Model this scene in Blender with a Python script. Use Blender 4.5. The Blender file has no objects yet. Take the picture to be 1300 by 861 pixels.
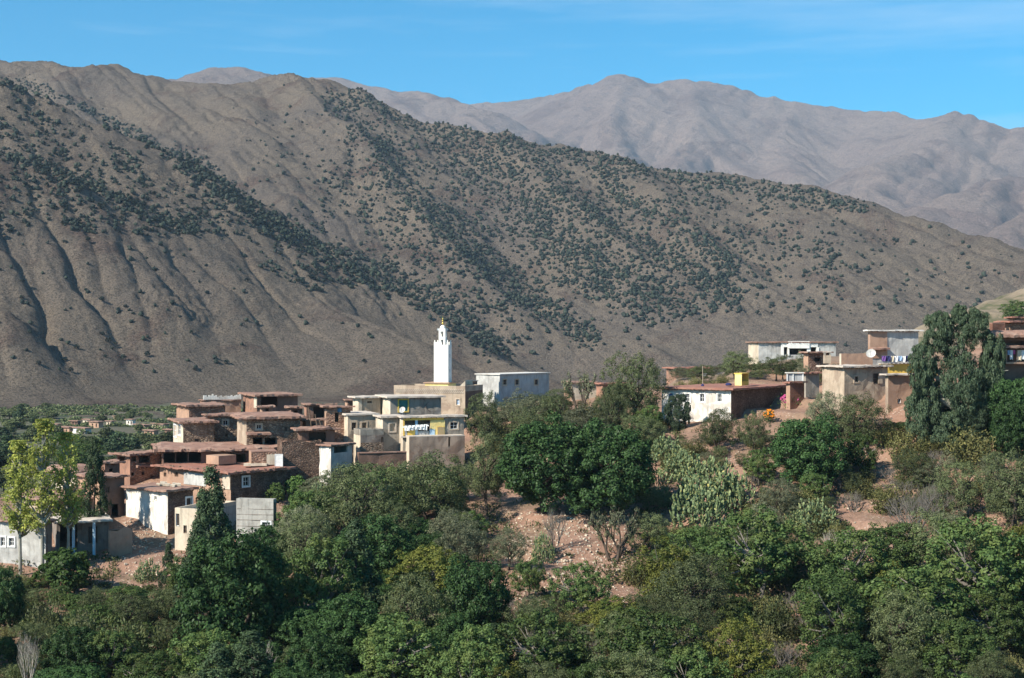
import bpy, math, random
import numpy as np
from mathutils import Vector
random.seed(7)
RNG = np.random.default_rng(7)
C = bpy.context.scene.collection
SC = bpy.context.scene
R = math.radians

# ---------------------------------------------------------------- camera, world, sun, exposure
F = 1805.0                      # focal length in photograph pixels (50 mm on 36 mm film, 1300 px wide)
CX, CY = 650.0, 430.5
cam_d = bpy.data.cameras.new('camera')
cam_d.lens = 36.0 * F / 1300.0; cam_d.sensor_width = 36.0
cam_d.clip_start = 1.0; cam_d.clip_end = 60000.0
cam = bpy.data.objects.new('camera', cam_d); C.objects.link(cam)
cam.location = (0, 0, 0); cam.rotation_euler = (R(90), 0, 0)
SC.camera = cam

SUN_EL = R(37.0)
sh = Vector((-0.80, -0.60, 0)).normalized()          # towards the sun, horizontal
sun_dir = Vector((sh.x * math.cos(SUN_EL), sh.y * math.cos(SUN_EL), math.sin(SUN_EL)))
W = bpy.data.worlds.new('World'); SC.world = W; W.use_nodes = True
wt = W.node_tree; wn = wt.nodes; wl = wt.links; wn.clear()
wo = wn.new('ShaderNodeOutputWorld'); wb = wn.new('ShaderNodeBackground')
sky = wn.new('ShaderNodeTexSky'); sky.sky_type = 'NISHITA'; sky.sun_disc = False
sky.sun_elevation = SUN_EL; sky.sun_rotation = math.atan2(sh.x, sh.y)
sky.altitude = 1700; sky.air_density = 1.0; sky.dust_density = 0.1; sky.ozone_density = 3.0
hs = wn.new('ShaderNodeHueSaturation'); hs.inputs['Saturation'].default_value = 2.05; hs.inputs['Value'].default_value = 1.3
hs.inputs['Hue'].default_value = 0.483
wl.new(sky.outputs[0], hs.inputs['Color'])
tc = wn.new('ShaderNodeTexCoord'); mp = wn.new('ShaderNodeMapping'); mp.inputs['Scale'].default_value = (2.2, 1.2, 26.0)
mp.inputs['Rotation'].default_value = (0, R(3), 0)
nz = wn.new('ShaderNodeTexNoise'); nz.inputs['Scale'].default_value = 1.3; nz.inputs['Detail'].default_value = 7; nz.inputs['Roughness'].default_value = 0.62
cr = wn.new('ShaderNodeValToRGB'); cr.color_ramp.elements[0].position = 0.5; cr.color_ramp.elements[1].position = 0.85
cr.color_ramp.elements[1].color = (0.33, 0.33, 0.33, 1)
mx = wn.new('ShaderNodeMixRGB'); mx.inputs[2].default_value = (7.5, 8.6, 9.6, 1)
wl.new(tc.outputs['Generated'], mp.inputs[0]); wl.new(mp.outputs[0], nz.inputs['Vector']); wl.new(nz.outputs[0], cr.inputs[0])
wl.new(cr.outputs[0], mx.inputs[0]); wl.new(hs.outputs[0], mx.inputs[1])
wl.new(mx.outputs[0], wb.inputs[0]); wl.new(wb.outputs[0], wo.inputs[0])
wb.inputs[1].default_value = 0.074
sd = bpy.data.lights.new('sun', 'SUN'); sd.energy = 5.0; sd.angle = R(0.53); sd.color = (1.0, 0.93, 0.81)
so = bpy.data.objects.new('sun', sd); C.objects.link(so)
so.rotation_euler = (-sun_dir).to_track_quat('-Z', 'Y').to_euler()
SC.view_settings.view_transform = 'Standard'; SC.view_settings.look = 'None'
SC.view_settings.gamma = 1; SC.view_settings.exposure = 0.82
SC.render.engine = 'CYCLES'; SC.cycles.max_bounces = 5; SC.cycles.diffuse_bounces = 2; SC.cycles.volume_bounces = 0
SC.cycles.transparent_max_bounces = 8; SC.cycles.use_denoising = True

# ---------------------------------------------------------------- helpers
def P(px, py, D):
    return Vector(((px - CX) / F * D, D, (CY - py) / F * D))

_perm = np.random.RandomState(3).permutation(4096)
_gr = np.random.RandomState(4).rand(4096) * 2 * np.pi
_gx, _gy = np.cos(_gr), np.sin(_gr)
def perlin(x, y):
    xi = np.floor(x).astype(np.int64); yi = np.floor(y).astype(np.int64)
    xf = x - xi; yf = y - yi
    u = xf * xf * xf * (xf * (xf * 6 - 15) + 10); v = yf * yf * yf * (yf * (yf * 6 - 15) + 10)
    def g(ix, iy, dx, dy):
        h = _perm[(_perm[ix & 4095] + iy) & 4095]
        return _gx[h] * dx + _gy[h] * dy
    a = g(xi, yi, xf, yf); b = g(xi + 1, yi, xf - 1, yf)
    c = g(xi, yi + 1, xf, yf - 1); d = g(xi + 1, yi + 1, xf - 1, yf - 1)
    return (a * (1 - u) + b * u) * (1 - v) + (c * (1 - u) + d * u) * v * 1.0
def fbm(x, y, o=4, r=0.5):
    s = 0; a = 1; t = 0
    for i in range(o):
        s = s + a * perlin(x * 2 ** i + 17.3 * i, y * 2 ** i - 9.1 * i); t += a; a *= r
    return s / t * 1.5
def ridged(x, y, o=3, r=0.5):
    s = 0; a = 1; t = 0
    for i in range(o):
        s = s + a * (1 - np.abs(perlin(x * 2 ** i + 31.7 * i, y * 2 ** i + 5.9 * i)) * 2); t += a; a *= r
    return s / t

def smoothstep(a, b, x):
    t = np.clip((x - a) / (b - a), 0, 1); return t * t * (3 - 2 * t)
def mesh_np(name, verts, faces, mat=None, parent=None, smooth=False, loc=None, attr=None):
    """verts (n,3), faces (m,k) with k fixed, as ONE mesh object"""
    verts = np.asarray(verts, dtype=np.float32); faces = np.asarray(faces, dtype=np.int32)
    me = bpy.data.meshes.new(name)
    k = faces.shape[1]
    me.vertices.add(len(verts)); me.vertices.foreach_set('co', verts.ravel())
    me.loops.add(faces.size); me.loops.foreach_set('vertex_index', faces.ravel())
    me.polygons.add(len(faces)); me.polygons.foreach_set('loop_start', np.arange(0, faces.size, k, dtype=np.int32))
    try: me.polygons.foreach_set('loop_total', np.full(len(faces), k, dtype=np.int32))
    except Exception: pass
    if smooth: me.polygons.foreach_set('use_smooth', np.ones(len(faces), dtype=bool))
    if attr is not None:
        for an, av in attr.items():
            at = me.attributes.new(an, 'FLOAT', 'POINT'); at.data.foreach_set('value', np.asarray(av, dtype=np.float32))
    me.update(calc_edges=True)
    if mat: me.materials.append(mat)
    o = bpy.data.objects.new(name, me); C.objects.link(o)
    if parent: o.parent = parent
    if loc is not None: o.location = loc
    return o

def tag(o, label=None, cat=None, group=None, kind=None):
    if label: o['label'] = label
    if cat: o['category'] = cat
    if group: o['group'] = group
    if kind: o['kind'] = kind
    return o
def empty(name, loc, label=None, cat=None, group=None, rz=0, kind=None):
    o = bpy.data.objects.new(name, None); C.objects.link(o); o.location = loc; o.rotation_euler = (0, 0, rz)
    o.empty_display_size = 0.3
    return tag(o, label, cat, group, kind)
def copy_tree(o, parent=None):
    c = o.copy(); C.objects.link(c); c.parent = parent
    for ch in list(o.children): copy_tree(ch, c)
    return c

class MB:
    """collects boxes, quads and tubes; build() links them as one mesh object"""
    def __init__(s): s.v = []; s.f = []
    def quad(s, a, b, c, d):
        n = len(s.v); s.v += [tuple(a), tuple(b), tuple(c), tuple(d)]; s.f.append((n, n + 1, n + 2, n + 3)); return s
    def poly(s, vs):
        n = len(s.v); s.v += [tuple(a) for a in vs]; s.f.append(tuple(range(n, n + len(vs)))); return s
    def obox(s, o, ax, ay, az):
        """box from corner o along the three vectors"""
        o, ax, ay, az = Vector(o), Vector(ax), Vector(ay), Vector(az)
        n = len(s.v)
        for k in (0, 1):
            for p in (o, o + ax, o + ax + ay, o + ay): s.v.append(tuple(p + az * k))
        for f in ((3, 2, 1, 0), (4, 5, 6, 7), (0, 1, 5, 4), (1, 2, 6, 5), (2, 3, 7, 6), (3, 0, 4, 7)):
            s.f.append(tuple(n + i for i in f))
        return s
    def tube(s, pts, rad, n=6, cap=True):
        pts = [Vector(p) for p in pts]
        if not hasattr(rad, '__len__'): rad = [rad] * len(pts)
        b = len(s.v)
        for i, p in enumerate(pts):
            d = (pts[min(i + 1, len(pts) - 1)] - pts[max(i - 1, 0)])
            if d.length < 1e-6: d = Vector((0, 0, 1))
            d.normalize()
            u = d.cross(Vector((0.31, 0.17, 0.93)) if abs(d.z) < 0.9 else Vector((1, 0.1, 0))).normalized(); w = d.cross(u)
            for j in range(n):
                a = 2 * math.pi * j / n
                s.v.append(tuple(p + (u * math.cos(a) + w * math.sin(a)) * rad[i]))
        for i in range(len(pts) - 1):
            for j in range(n):
                s.f.append((b + i * n + j, b + i * n + (j + 1) % n, b + (i + 1) * n + (j + 1) % n, b + (i + 1) * n + j))
        if cap:
            s.f.append(tuple(b + j for j in reversed(range(n)))); e = b + (len(pts) - 1) * n
            s.f.append(tuple(e + j for j in range(n)))
        return s
    def lathe(s, o, prof, n=10):
        o = Vector(o); b = len(s.v)
        for r, z in prof:
            for j in range(n):
                a = 2 * math.pi * j / n; s.v.append((o.x + r * math.cos(a), o.y + r * math.sin(a), o.z + z))
        for i in range(len(prof) - 1):
            for j in range(n):
                s.f.append((b + i * n + j, b + i * n + (j + 1) % n, b + (i + 1) * n + (j + 1) % n, b + (i + 1) * n + j))
        s.f.append(tuple(b + j for j in reversed(range(n)))); e = b + (len(prof) - 1) * n
        s.f.append(tuple(e + j for j in range(n)))
        return s
    def build(s, name, mat, parent=None, smooth=False, kind=None, off=None):
        if not s.v: return None
        vs = s.v if off is None else [(v[0] - off[0], v[1] - off[1], v[2] - off[2]) for v in s.v]
        me = bpy.data.meshes.new(name); me.from_pydata(vs, [], s.f); me.update()
        if smooth: me.polygons.foreach_set('use_smooth', [True] * len(me.polygons))
        me.materials.append(mat)
        o = bpy.data.objects.new(name, me); C.objects.link(o)
        if parent: o.parent = parent
        if kind: o['kind'] = kind
        return o

# ---------------------------------------------------------------- materials
def new_mat(name, rough=0.9, spec=0.2):
    m = bpy.data.materials.new(name); m.use_nodes = True
    b = m.node_tree.nodes['Principled BSDF']; b.inputs['Roughness'].default_value = rough
    b.inputs['Specular IOR Level'].default_value = spec
    return m, m.node_tree.nodes, m.node_tree.links, b
def ramp(nodes, pts):
    r = nodes.new('ShaderNodeValToRGB'); e = r.color_ramp.elements
    while len(e) < len(pts): e.new(0.5)
    for i, (p, c) in enumerate(pts):
        e[i].position = p; e[i].color = (c[0], c[1], c[2], 1)
    return r
def noise(nodes, links, vec, scale, detail=6, rough=0.6, dist=0.0):
    n = nodes.new('ShaderNodeTexNoise'); n.inputs['Scale'].default_value = scale; n.inputs['Detail'].default_value = detail
    n.inputs['Roughness'].default_value = rough; n.inputs['Distortion'].default_value = dist
    if vec is not None: links.new(vec, n.inputs['Vector'])
    return n
def mix(nodes, links, fac, a, b, mode='MIX'):
    m = nodes.new('ShaderNodeMixRGB'); m.blend_type = mode
    for i, x in ((0, fac), (1, a), (2, b)):
        if hasattr(x, 'is_linked') or hasattr(x, 'links'): links.new(x, m.inputs[i])
        elif i == 0: m.inputs[0].default_value = x
        else: m.inputs[i].default_value = (x[0], x[1], x[2], 1)
    return m.outputs[0]
def bump(nodes, links, h, strength, dist, b, prev=None):
    bp = nodes.new('ShaderNodeBump'); bp.inputs['Strength'].default_value = strength; bp.inputs['Distance'].default_value = dist
    links.new(h, bp.inputs['Height'])
    if prev is not None: links.new(prev, bp.inputs['Normal'])
    if b is not None: links.new(bp.outputs[0], b.inputs['Normal'])
    return bp.outputs[0]

def mat_hill(name, base, dark, tan, red, s=1.0, speck=0.5, bs=1.0):
    m, n, l, b = new_mat(name, 1.0, 0.0)
    geo = n.new('ShaderNodeNewGeometry'); pos = geo.outputs['Position']
    big = noise(n, l, pos, 0.0035 * s, 5, 0.6, 0.4); c1 = ramp(n, [(0.36, base), (0.52, tan), (0.68, base)]); l.new(big.outputs[0], c1.inputs[0])
    md = noise(n, l, pos, 0.017 * s, 6, 0.65, 0.6); f2 = ramp(n, [(0.55, (0, 0, 0)), (0.72, (1, 1, 1))]); l.new(md.outputs[0], f2.inputs[0])
    col = mix(n, l, f2.outputs[0], c1.outputs[0], red)
    sm = noise(n, l, pos, 0.13 * s, 7, 0.75, 0.0); f3 = ramp(n, [(0.5, (0, 0, 0)), (0.68, (1, 1, 1))]); l.new(sm.outputs[0], f3.inputs[0])
    f3m = mix(n, l, 0.55, (0, 0, 0), f3.outputs[0]); col = mix(n, l, f3m, col, dark)
    # pale scree runs and darker washes down the fall line
    sx = n.new('ShaderNodeSeparateXYZ'); l.new(pos, sx.inputs[0]); my = n.new('ShaderNodeMath'); my.operation = 'MULTIPLY_ADD'; my.inputs[1].default_value = 0.58; l.new(sx.outputs[1], my.inputs[0]); l.new(sx.outputs[0], my.inputs[2])
    cv = n.new('ShaderNodeCombineXYZ'); m1 = n.new('ShaderNodeMath'); m1.operation = 'MULTIPLY'; m1.inputs[1].default_value = 0.055 * s; l.new(my.outputs[0], m1.inputs[0]); l.new(m1.outputs[0], cv.inputs[0])
    m2 = n.new('ShaderNodeMath'); m2.operation = 'MULTIPLY'; m2.inputs[1].default_value = 0.006 * s; l.new(sx.outputs[1], m2.inputs[0]); l.new(m2.outputs[0], cv.inputs[1])
    st = noise(n, l, cv.outputs[0], 1.0, 5, 0.65, 0.6); fs = ramp(n, [(0.56, (0, 0, 0)), (0.66, (0.55, 0.55, 0.55))]); l.new(st.outputs[0], fs.inputs[0])
    col = mix(n, l, fs.outputs[0], col, (tan[0] * 1.28, tan[1] * 1.24, tan[2] * 1.2))
    fd = ramp(n, [(0.34, (0.6, 0.6, 0.6)), (0.44, (0, 0, 0))]); l.new(st.outputs[0], fd.inputs[0]); col = mix(n, l, fd.outputs[0], col, (base[0] * .7, base[1] * .68, base[2] * .68))
    # dry low shrubs and stones as fine speckle
    sp = noise(n, l, pos, 0.8 * s, 4, 0.75); f4 = ramp(n, [(0.49, (0, 0, 0)), (0.58, (speck, speck, speck))]); l.new(sp.outputs[0], f4.inputs[0])
    col = mix(n, l, f4.outputs[0], col, dark)
    sp2 = noise(n, l, pos, 0.55 * s, 4, 0.75); f5 = ramp(n, [(0.56, (0, 0, 0)), (0.66, (0.8, 0.8, 0.8))]); l.new(sp2.outputs[0], f5.inputs[0])
    col = mix(n, l, f5.outputs[0], col, (tan[0] * 1.35, tan[1] * 1.33, tan[2] * 1.3))
    l.new(col, b.inputs['Base Color'])
    # rocky outcrop bump only in patches
    mult = n.new('ShaderNodeMath'); mult.operation = 'MULTIPLY'
    l.new(f2.outputs[0], mult.inputs[0]); l.new(sm.outputs[0], mult.inputs[1])
    p = bump(n, l, sm.outputs[0], 0.8 * bs, 5.0 / s, None)
    p = bump(n, l, mult.outputs[0], 0.6 * bs, 6.0 / s, None, p)
    bump(n, l, sp.outputs[0], 0.8 * bs, 1.6 / s, b, p)
    return m

# ---------------------------------------------------------------- mountains as height fields built from ridge lines
def ridge(pts, kf, kb, soft=6.0):
    return ([P(*p) for p in pts], kf, kb, soft)
VALLEY = -31.0
RIDGES = [
 # main crest behind
 ridge([(-500, 60, 1950), (-200, 72, 1900), (0, 81, 1860), (60, 86, 1850), (130, 83, 1840), (185, 95, 1830), (225, 106, 1820), (290, 106, 1800), (365, 101, 1790), (400, 106, 1770),
        (450, 121, 1745), (500, 147, 1720), (560, 160, 1700), (640, 177, 1665), (700, 188, 1640), (800, 205, 1600), (900, 222, 1550), (1000, 238, 1500), (1080, 258, 1450),
        (1150, 277, 1400), (1240, 302, 1340), (1300, 325, 1290), (1400, 372, 1200), (1550, 435, 1080)], 0.52, 0.6, 14),
 ridge([(365, 102, 1790), (400, 125, 1720), (445, 152, 1650), (500, 215, 1560), (550, 283, 1450), (595, 335, 1370), (650, 388, 1280), (700, 404, 1230), (750, 425, 1180), (800, 432, 1140), (860, 460, 1100), (920, 490, 1040)], 0.72, 0.95, 4),
 ridge([(640, 178, 1665), (700, 235, 1560), (760, 285, 1480), (830, 332, 1400), (880, 365, 1330), (930, 388, 1270), (960, 400, 1230), (1010, 420, 1190), (1060, 440, 1150)], 0.7, 0.9, 4),
 ridge([(800, 205, 1600), (850, 265, 1520), (900, 312, 1450), (950, 362, 1380), (1000, 398, 1300), (1080, 430, 1220)], 0.62, 0.7, 8),
 ridge([(1000, 238, 1500), (1060, 300, 1430), (1120, 358, 1350), (1200, 400, 1270), (1260, 430, 1200)], 0.5, 0.55, 12),
 ridge([(130, 84, 1840), (200, 150, 1740), (260, 225, 1610), (310, 290, 1480)], 0.55, 0.6, 10),
 ridge([(290, 106, 1800), (330, 170, 1700), (370, 240, 1580), (430, 310, 1450), (500, 372, 1350), (560, 412, 1280), (630, 455, 1180)], 0.6, 0.7, 8),
 # left spur in front
 ridge([(-500, -30, 1200), (-300, 20, 1160), (-100, 72, 1125), (0, 103, 1100), (130, 150, 1090), (230, 200, 1080), (330, 262, 1070), (420, 312, 1050), (500, 362, 1020), (570, 405, 990), (630, 450, 950), (700, 482, 890)], 0.62, 0.85, 5),
 ridge([(-300, 120, 975), (-100, 165, 950), (0, 195, 945), (80, 225, 945), (170, 262, 955), (250, 300, 972), (330, 338, 985)], 0.60, 0.7, 6),
 ridge([(-400, 200, 820), (-100, 330, 760), (0, 394, 735), (20, 440, 712), (48, 500, 690)], 0.7, 1.1, 2),
 # rocky knoll left of the minaret
 ridge([(380, 370, 960), (440, 395, 900), (520, 430, 850), (570, 470, 800)], 0.5, 0.8, 6),
 # near green-tan hill on the far right
 ridge([(1700, 250, 520), (1500, 300, 470), (1340, 368, 430), (1290, 384, 410), (1245, 408, 395), (1180, 440, 380)], 0.35, 0.5, 4),
]
FARR = [
 ridge([(120, 120, 5400), (222, 103, 5200), (250, 94, 5150), (275, 89, 5100), (300, 88, 5100), (325, 93, 5100), (370, 104, 5200), (430, 125, 5300)], 0.5, 0.6, 20),
 ridge([(330, 110, 6900), (400, 103, 6800), (430, 104, 6750), (470, 112, 6650), (520, 118, 6500), (565, 126, 6400), (605, 139, 6200), (650, 165, 5900), (690, 192, 5600), (740, 225, 5200)], 0.5, 0.55, 25),
 ridge([(500, 150, 7400), (600, 137, 7400), (620, 133, 7400), (700, 126, 7300), (750, 110, 7100), (770, 104, 7000), (780, 99, 7000), (795, 99, 7000), (806, 104, 7000), (818, 110, 7000), (870, 105, 6950), (950, 119, 6900), (1000, 133, 6800), (1080, 140, 6700),
        (1130, 143, 6500), (1165, 152, 6300), (1210, 145, 6100), (1245, 149, 6000), (1300, 163, 5900), (1450, 180, 5800), (1700, 220, 5600)], 0.5, 0.6, 7),
 ridge([(790, 99, 7000), (770, 150, 6300), (800, 200, 5700), (850, 260, 5000)], 0.75, 0.8, 15),
 ridge([(700, 126, 7300), (690, 165, 6500), (740, 200, 5800)], 0.7, 0.7, 20),
 ridge([(870, 106, 6950), (890, 150, 6300), (860, 190, 5800), (900, 240, 5200), (960, 290, 4600)], 0.7, 0.75, 20),
 ridge([(1000, 134, 6800), (990, 175, 6200), (1010, 215, 5600), (1050, 260, 4900)], 0.6, 0.65, 20),
 ridge([(1210, 146, 6100), (1180, 180, 5600), (1130, 205, 5200), (1080, 240, 4700), (1060, 280, 4200)], 0.5, 0.55, 30),
 ridge([(1500, 190, 5200), (1300, 215, 4700), (1200, 250, 4300), (1130, 290, 3900)], 0.4, 0.5, 30),
 ridge([(1600, 220, 4300), (1350, 262, 3800), (1250, 300, 3500), (1200, 340, 3200)], 0.4, 0.5, 30),
]
def ridge_height(X, Y, rid):
    H = np.full(X.shape, -1e9)
    for pts, kf, kb, soft in rid:
        h = np.full(X.shape, -1e9)
        for a, b in zip(pts[:-1], pts[1:]):
            dx, dy = b.x - a.x, b.y - a.y; L2 = dx * dx + dy * dy
            t = np.clip(((X - a.x) * dx + (Y - a.y) * dy) / L2, 0, 1)
            ex = X - (a.x + t * dx); ey = Y - (a.y + t * dy); d2 = ex * ex + ey * ey
            sg = -ey / np.sqrt(d2 + 9.0)                 # +1 on the side towards the camera
            k = kf + (kb - kf) * (1 - sg) * 0.5
            h = np.maximum(h, a.z + t * (b.z - a.z) - k * (np.sqrt(d2 + (soft * 2) ** 2) - soft * 2))
        w = 6.0
        mx_ = np.maximum(H, h); mn_ = np.minimum(H, h)
        H = mx_ + w * np.log1p(np.exp(np.clip((mn_ - mx_) / w, -30, 0)))
    return H
def proud(rd, hs):
    pts, kf, kb, soft = rd; out = []; base = [RIDGES[0]]
    for i, p in enumerate(pts):
        Ds = np.linspace(p.y * .72, p.y * 1.12, 260); X = p.x / p.y * Ds; Zb = ridge_height(X, Ds, base); Z = p.z / p.y * Ds
        h = hs * min(1, i / 1.5); ok = np.nonzero(Z - Zb <= h)[0]
        D = Ds[ok[0]] if len(ok) else p.y
        out.append(Vector((p.x / p.y * D, D, p.z / p.y * D)))
    return (out, kf, kb, soft)
for i_, h_ in ((1, 34), (2, 32), (3, 26), (4, 16), (5, 20), (6, 26)): RIDGES[i_] = proud(RIDGES[i_], h_)
def hill_h(X, Y):
    wx = X + 26 * fbm(X / 210, Y / 210, 3); wy = Y + 26 * fbm(X / 210 + 40, Y / 210 + 7, 3)
    H = ridge_height(X * 0.35 + wx * 0.65, Y * 0.35 + wy * 0.65, RIDGES)
    up = np.clip((H - VALLEY) / 60, 0, 1)
    c = X + 0.58 * Y + 15 * fbm(X / 90, Y / 90, 2)
    g = ridged(c / 95.0, Y / 700.0, 1); g2 = ridged(c / 38.0 + 9, Y / 420.0, 1); g3 = ridged(c / 15.0, Y / 170.0, 2)
    far = np.clip((Y - 950) / 500, 0, 1)
    low = np.clip((1000 - Y) / 250, 0, 1) * np.clip((-40 - X) / 120, 0, 1) * 0.65 + 0.45
    H = H - up * low * (np.clip(g, 0, 1) ** 5 * (7 + 5 * far) + np.clip(g2, 0, 1) ** 6 * (5.5 + 1.5 * far) + np.clip(g3, 0, 1) ** 4 * 1.3 * (1 - 0.7 * far))
    H = H + up * far * 15 * (ridged(c / 150.0 + .3 * fbm(X / 200, Y / 200, 2), Y / 900.0, 2, .45) - .5)
    H = H + up * (fbm(X / 60, Y / 60, 4, 0.55) * 5.5 + fbm(X / 12, Y / 12, 3, 0.65) * 2.1)
    rock = np.clip(fbm(X / 85 + 3.3, Y / 85 + 1.7, 3) * 3.0 - 0.35, 0, 1)
    H = H + up * rock * (ridged(X / 13, Y / 13, 3, 0.6) - 0.5) * 8.0
    w = 5.0                                         # settle smoothly into the valley floor
    fl = VALLEY + 1.2 * fbm(X / 40, Y / 40, 3)
    d = (H - fl) / w
    return np.where(d > 25, H, fl + w * np.log1p(np.exp(np.clip(d, -30, 25))))
def far_h(X, Y):
    wx = X + 120 * fbm(X / 700, Y / 700, 4); wy = Y + 120 * fbm(X / 700 + 40, Y / 700 + 7, 4)
    H = ridge_height(X * 0.6 + wx * 0.4, Y * 0.6 + wy * 0.4, FARR)
    c = X * .9 + .45 * Y + 60 * fbm(X / 300, Y / 300, 3); c2 = X - .5 * Y + 60 * fbm(X / 300 + 9, Y / 300, 3)
    m = smoothstep(-.3, .3, fbm(X / 900 + 2, Y / 1500, 2))
    g = ridged(c / 300, Y / 1600, 3, .6) * m + ridged(c2 / 330, Y / 1500, 3, .6) * (1 - m)
    H = H - np.clip(g, 0, 1) ** 2.2 * (30 + 60 * smoothstep(0, 260, 1000 - H)) + 18 + fbm(X / 240, Y / 240, 5, 0.6) * 9 + (ridged(X / 150, Y / 150, 5, .7) - .5) * 14
    return np.maximum(H, -60)

class Grid:
    """a height field sampled on columns of equal azimuth and rows of growing distance"""
    def __init__(s, px0, px1, ncol, Ys, fn):
        s.px = np.linspace(px0, px1, ncol); s.Y = np.asarray(Ys)
        k = (s.px - CX) / F
        s.GX = k[None, :] * s.Y[:, None]; s.GY = np.repeat(s.Y[:, None], ncol, 1)
        s.Z = fn(s.GX, s.GY); s.PY = CY - F * s.Z / s.GY
    def mesh(s, name, mat, smooth=True, attr=None):
        nr, nc = s.Z.shape
        v = np.stack([s.GX, s.GY, s.Z], -1).reshape(-1, 3)
        i = np.arange(nr * nc).reshape(nr, nc)
        f = np.stack([i[:-1, :-1], i[:-1, 1:], i[1:, 1:], i[1:, :-1]], -1).reshape(-1, 4)
        return mesh_np(name, v, f, mat, smooth=smooth, attr=attr)
    def hit(s, px, py, ymin=0):
        """first point of the surface seen at this pixel, from the near side"""
        c = (px - s.px[0]) / (s.px[1] - s.px[0]); c0 = int(max(0, min(len(s.px) - 2, math.floor(c)))); t = min(1, max(0, c - c0))
        col = s.PY[:, c0] * (1 - t) + s.PY[:, c0 + 1] * t
        ok = np.nonzero((col <= py) & (s.Y >= ymin))[0]
        if len(ok) == 0: return None
        r = ok[0]
        Y = s.Y[r]
        if r > 0 and col[r - 1] > py:
            u = (col[r - 1] - py) / (col[r - 1] - col[r]); Y = s.Y[r - 1] + u * (s.Y[r] - s.Y[r - 1])
        return Vector(((px - CX) / F * Y, Y, (CY - py) / F * Y))
    def height(s, X, Y):
        px = CX + F * X / Y
        c = (px - s.px[0]) / (s.px[1] - s.px[0]); c0 = int(max(0, min(len(s.px) - 2, math.floor(c)))); t = min(1, max(0, c - c0))
        r = float(np.interp(Y, s.Y, np.arange(len(s.Y)))); r0 = int(min(len(s.Y) - 2, math.floor(r))); u = r - r0
        Z = s.Z
        return float((Z[r0, c0] * (1 - t) + Z[r0, c0 + 1] * t) * (1 - u) + (Z[r0 + 1, c0] * (1 - t) + Z[r0 + 1, c0 + 1] * t) * u)

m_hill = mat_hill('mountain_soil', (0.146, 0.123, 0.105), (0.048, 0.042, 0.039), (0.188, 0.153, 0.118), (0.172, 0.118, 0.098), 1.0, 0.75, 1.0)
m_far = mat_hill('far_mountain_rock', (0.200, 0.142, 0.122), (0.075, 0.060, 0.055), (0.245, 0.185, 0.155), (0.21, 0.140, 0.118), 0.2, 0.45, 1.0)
Yh = np.concatenate([np.arange(560, 1250, 2.2), np.arange(1250, 2050, 4.0)])
HG = Grid(-260, 1560, 760, Yh, hill_h)
hill_obj = HG.mesh('mountainside', m_hill); tag(hill_obj, kind='structure')
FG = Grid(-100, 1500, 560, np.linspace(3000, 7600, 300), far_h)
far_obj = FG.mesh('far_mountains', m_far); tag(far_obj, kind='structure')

# ---------------------------------------------------------------- near ground: village ridge, terraces, valley floor, one sheet
CP = [(-200, 900, 104), (100, 900, 102), (350, 900, 100), (650, 900, 100), (950, 900, 100), (1250, 900, 100), (1500, 900, 104),
      (-200, 800, 124), (100, 800, 122), (350, 800, 119), (650, 800, 117), (950, 800, 117), (1250, 800, 117), (1500, 800, 118),
      (-100, 735, 142), (60, 730, 143), (180, 715, 144), (300, 720, 141), (500, 730, 134), (650, 735, 129), (700, 712, 133), (770, 690, 138), (800, 745, 128), (950, 730, 128), (1100, 720, 128), (1250, 720, 126),
      (200, 690, 151), (235, 665, 156), (330, 680, 150), (400, 640, 160), (480, 640, 158), (560, 610, 168), (600, 590, 176), (650, 660, 147), (730, 655, 144), (800, 650, 148), (850, 600, 157), (900, 560, 164),
      (1000, 610, 150), (1000, 560, 162), (1100, 650, 142), (1100, 575, 158), (1200, 640, 140), (1200, 570, 154), (1300, 600, 144), (1300, 560, 152), (1450, 620, 138), (1450, 560, 152),
      (170, 650, 158), (90, 680, 152), (-60, 700, 150), (120, 640, 165), (230, 615, 168), (330, 600, 172), (250, 575, 182), (330, 560, 186), (400, 570, 183), (450, 582, 178), (640, 525, 196), (700, 520, 198), (780, 520, 190),
      (840, 535, 176), (1030, 528, 168), (1100, 528, 162), (1160, 522, 160), (1130, 490, 182), (1260, 530, 152), (1300, 500, 158), (1300, 455, 180), (1450, 470, 185),
      (500, 540, 205), (600, 520, 215), (420, 545, 205), (960, 460, 228), (1050, 455, 228), (1130, 445, 225), (1250, 430, 225), (1450, 420, 230), (880, 480, 225), (800, 495, 225)]
pts = [tuple(P(*c)) for c in CP]
for X, Y, Z in ((-110, 215, -27), (-60, 215, -24), (-160, 170, -26), (-200, 200, -30), (-100, 250, -31), (-60, 260, -30), (-20, 270, -28), (10, 280, -26), (40, 290, -20), (75, 280, -8), (110, 280, -3),
                (150, 280, 0), (-200, 330, -31), (-100, 330, -31), (0, 340, -31), (60, 360, -28), (120, 360, -12), (180, 350, -4), (-100, 420, -31), (0, 420, -31), (100, 430, -25), (0, 80, -33), (-60, 80, -33), (60, 80, -33), (-60, 60, -36), (60, 60, -36), (120, 120, -24), (-120, 110, -28)):
    pts.append((X, Y, Z))
pts = np.array(pts)
def tps_fit(p):
    n = len(p); d = np.sqrt(((p[:, None, :2] - p[None, :, :2]) ** 2).sum(-1))
    K = np.where(d > 0, d ** 2 * np.log(d + 1e-9), 0) + np.eye(n) * 25.0
    Q = np.c_[np.ones(n), p[:, :2]]; A = np.block([[K, Q], [Q.T, np.zeros((3, 3))]])
    return np.linalg.solve(A, np.r_[p[:, 2], 0, 0, 0])
TW = tps_fit(pts)
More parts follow.
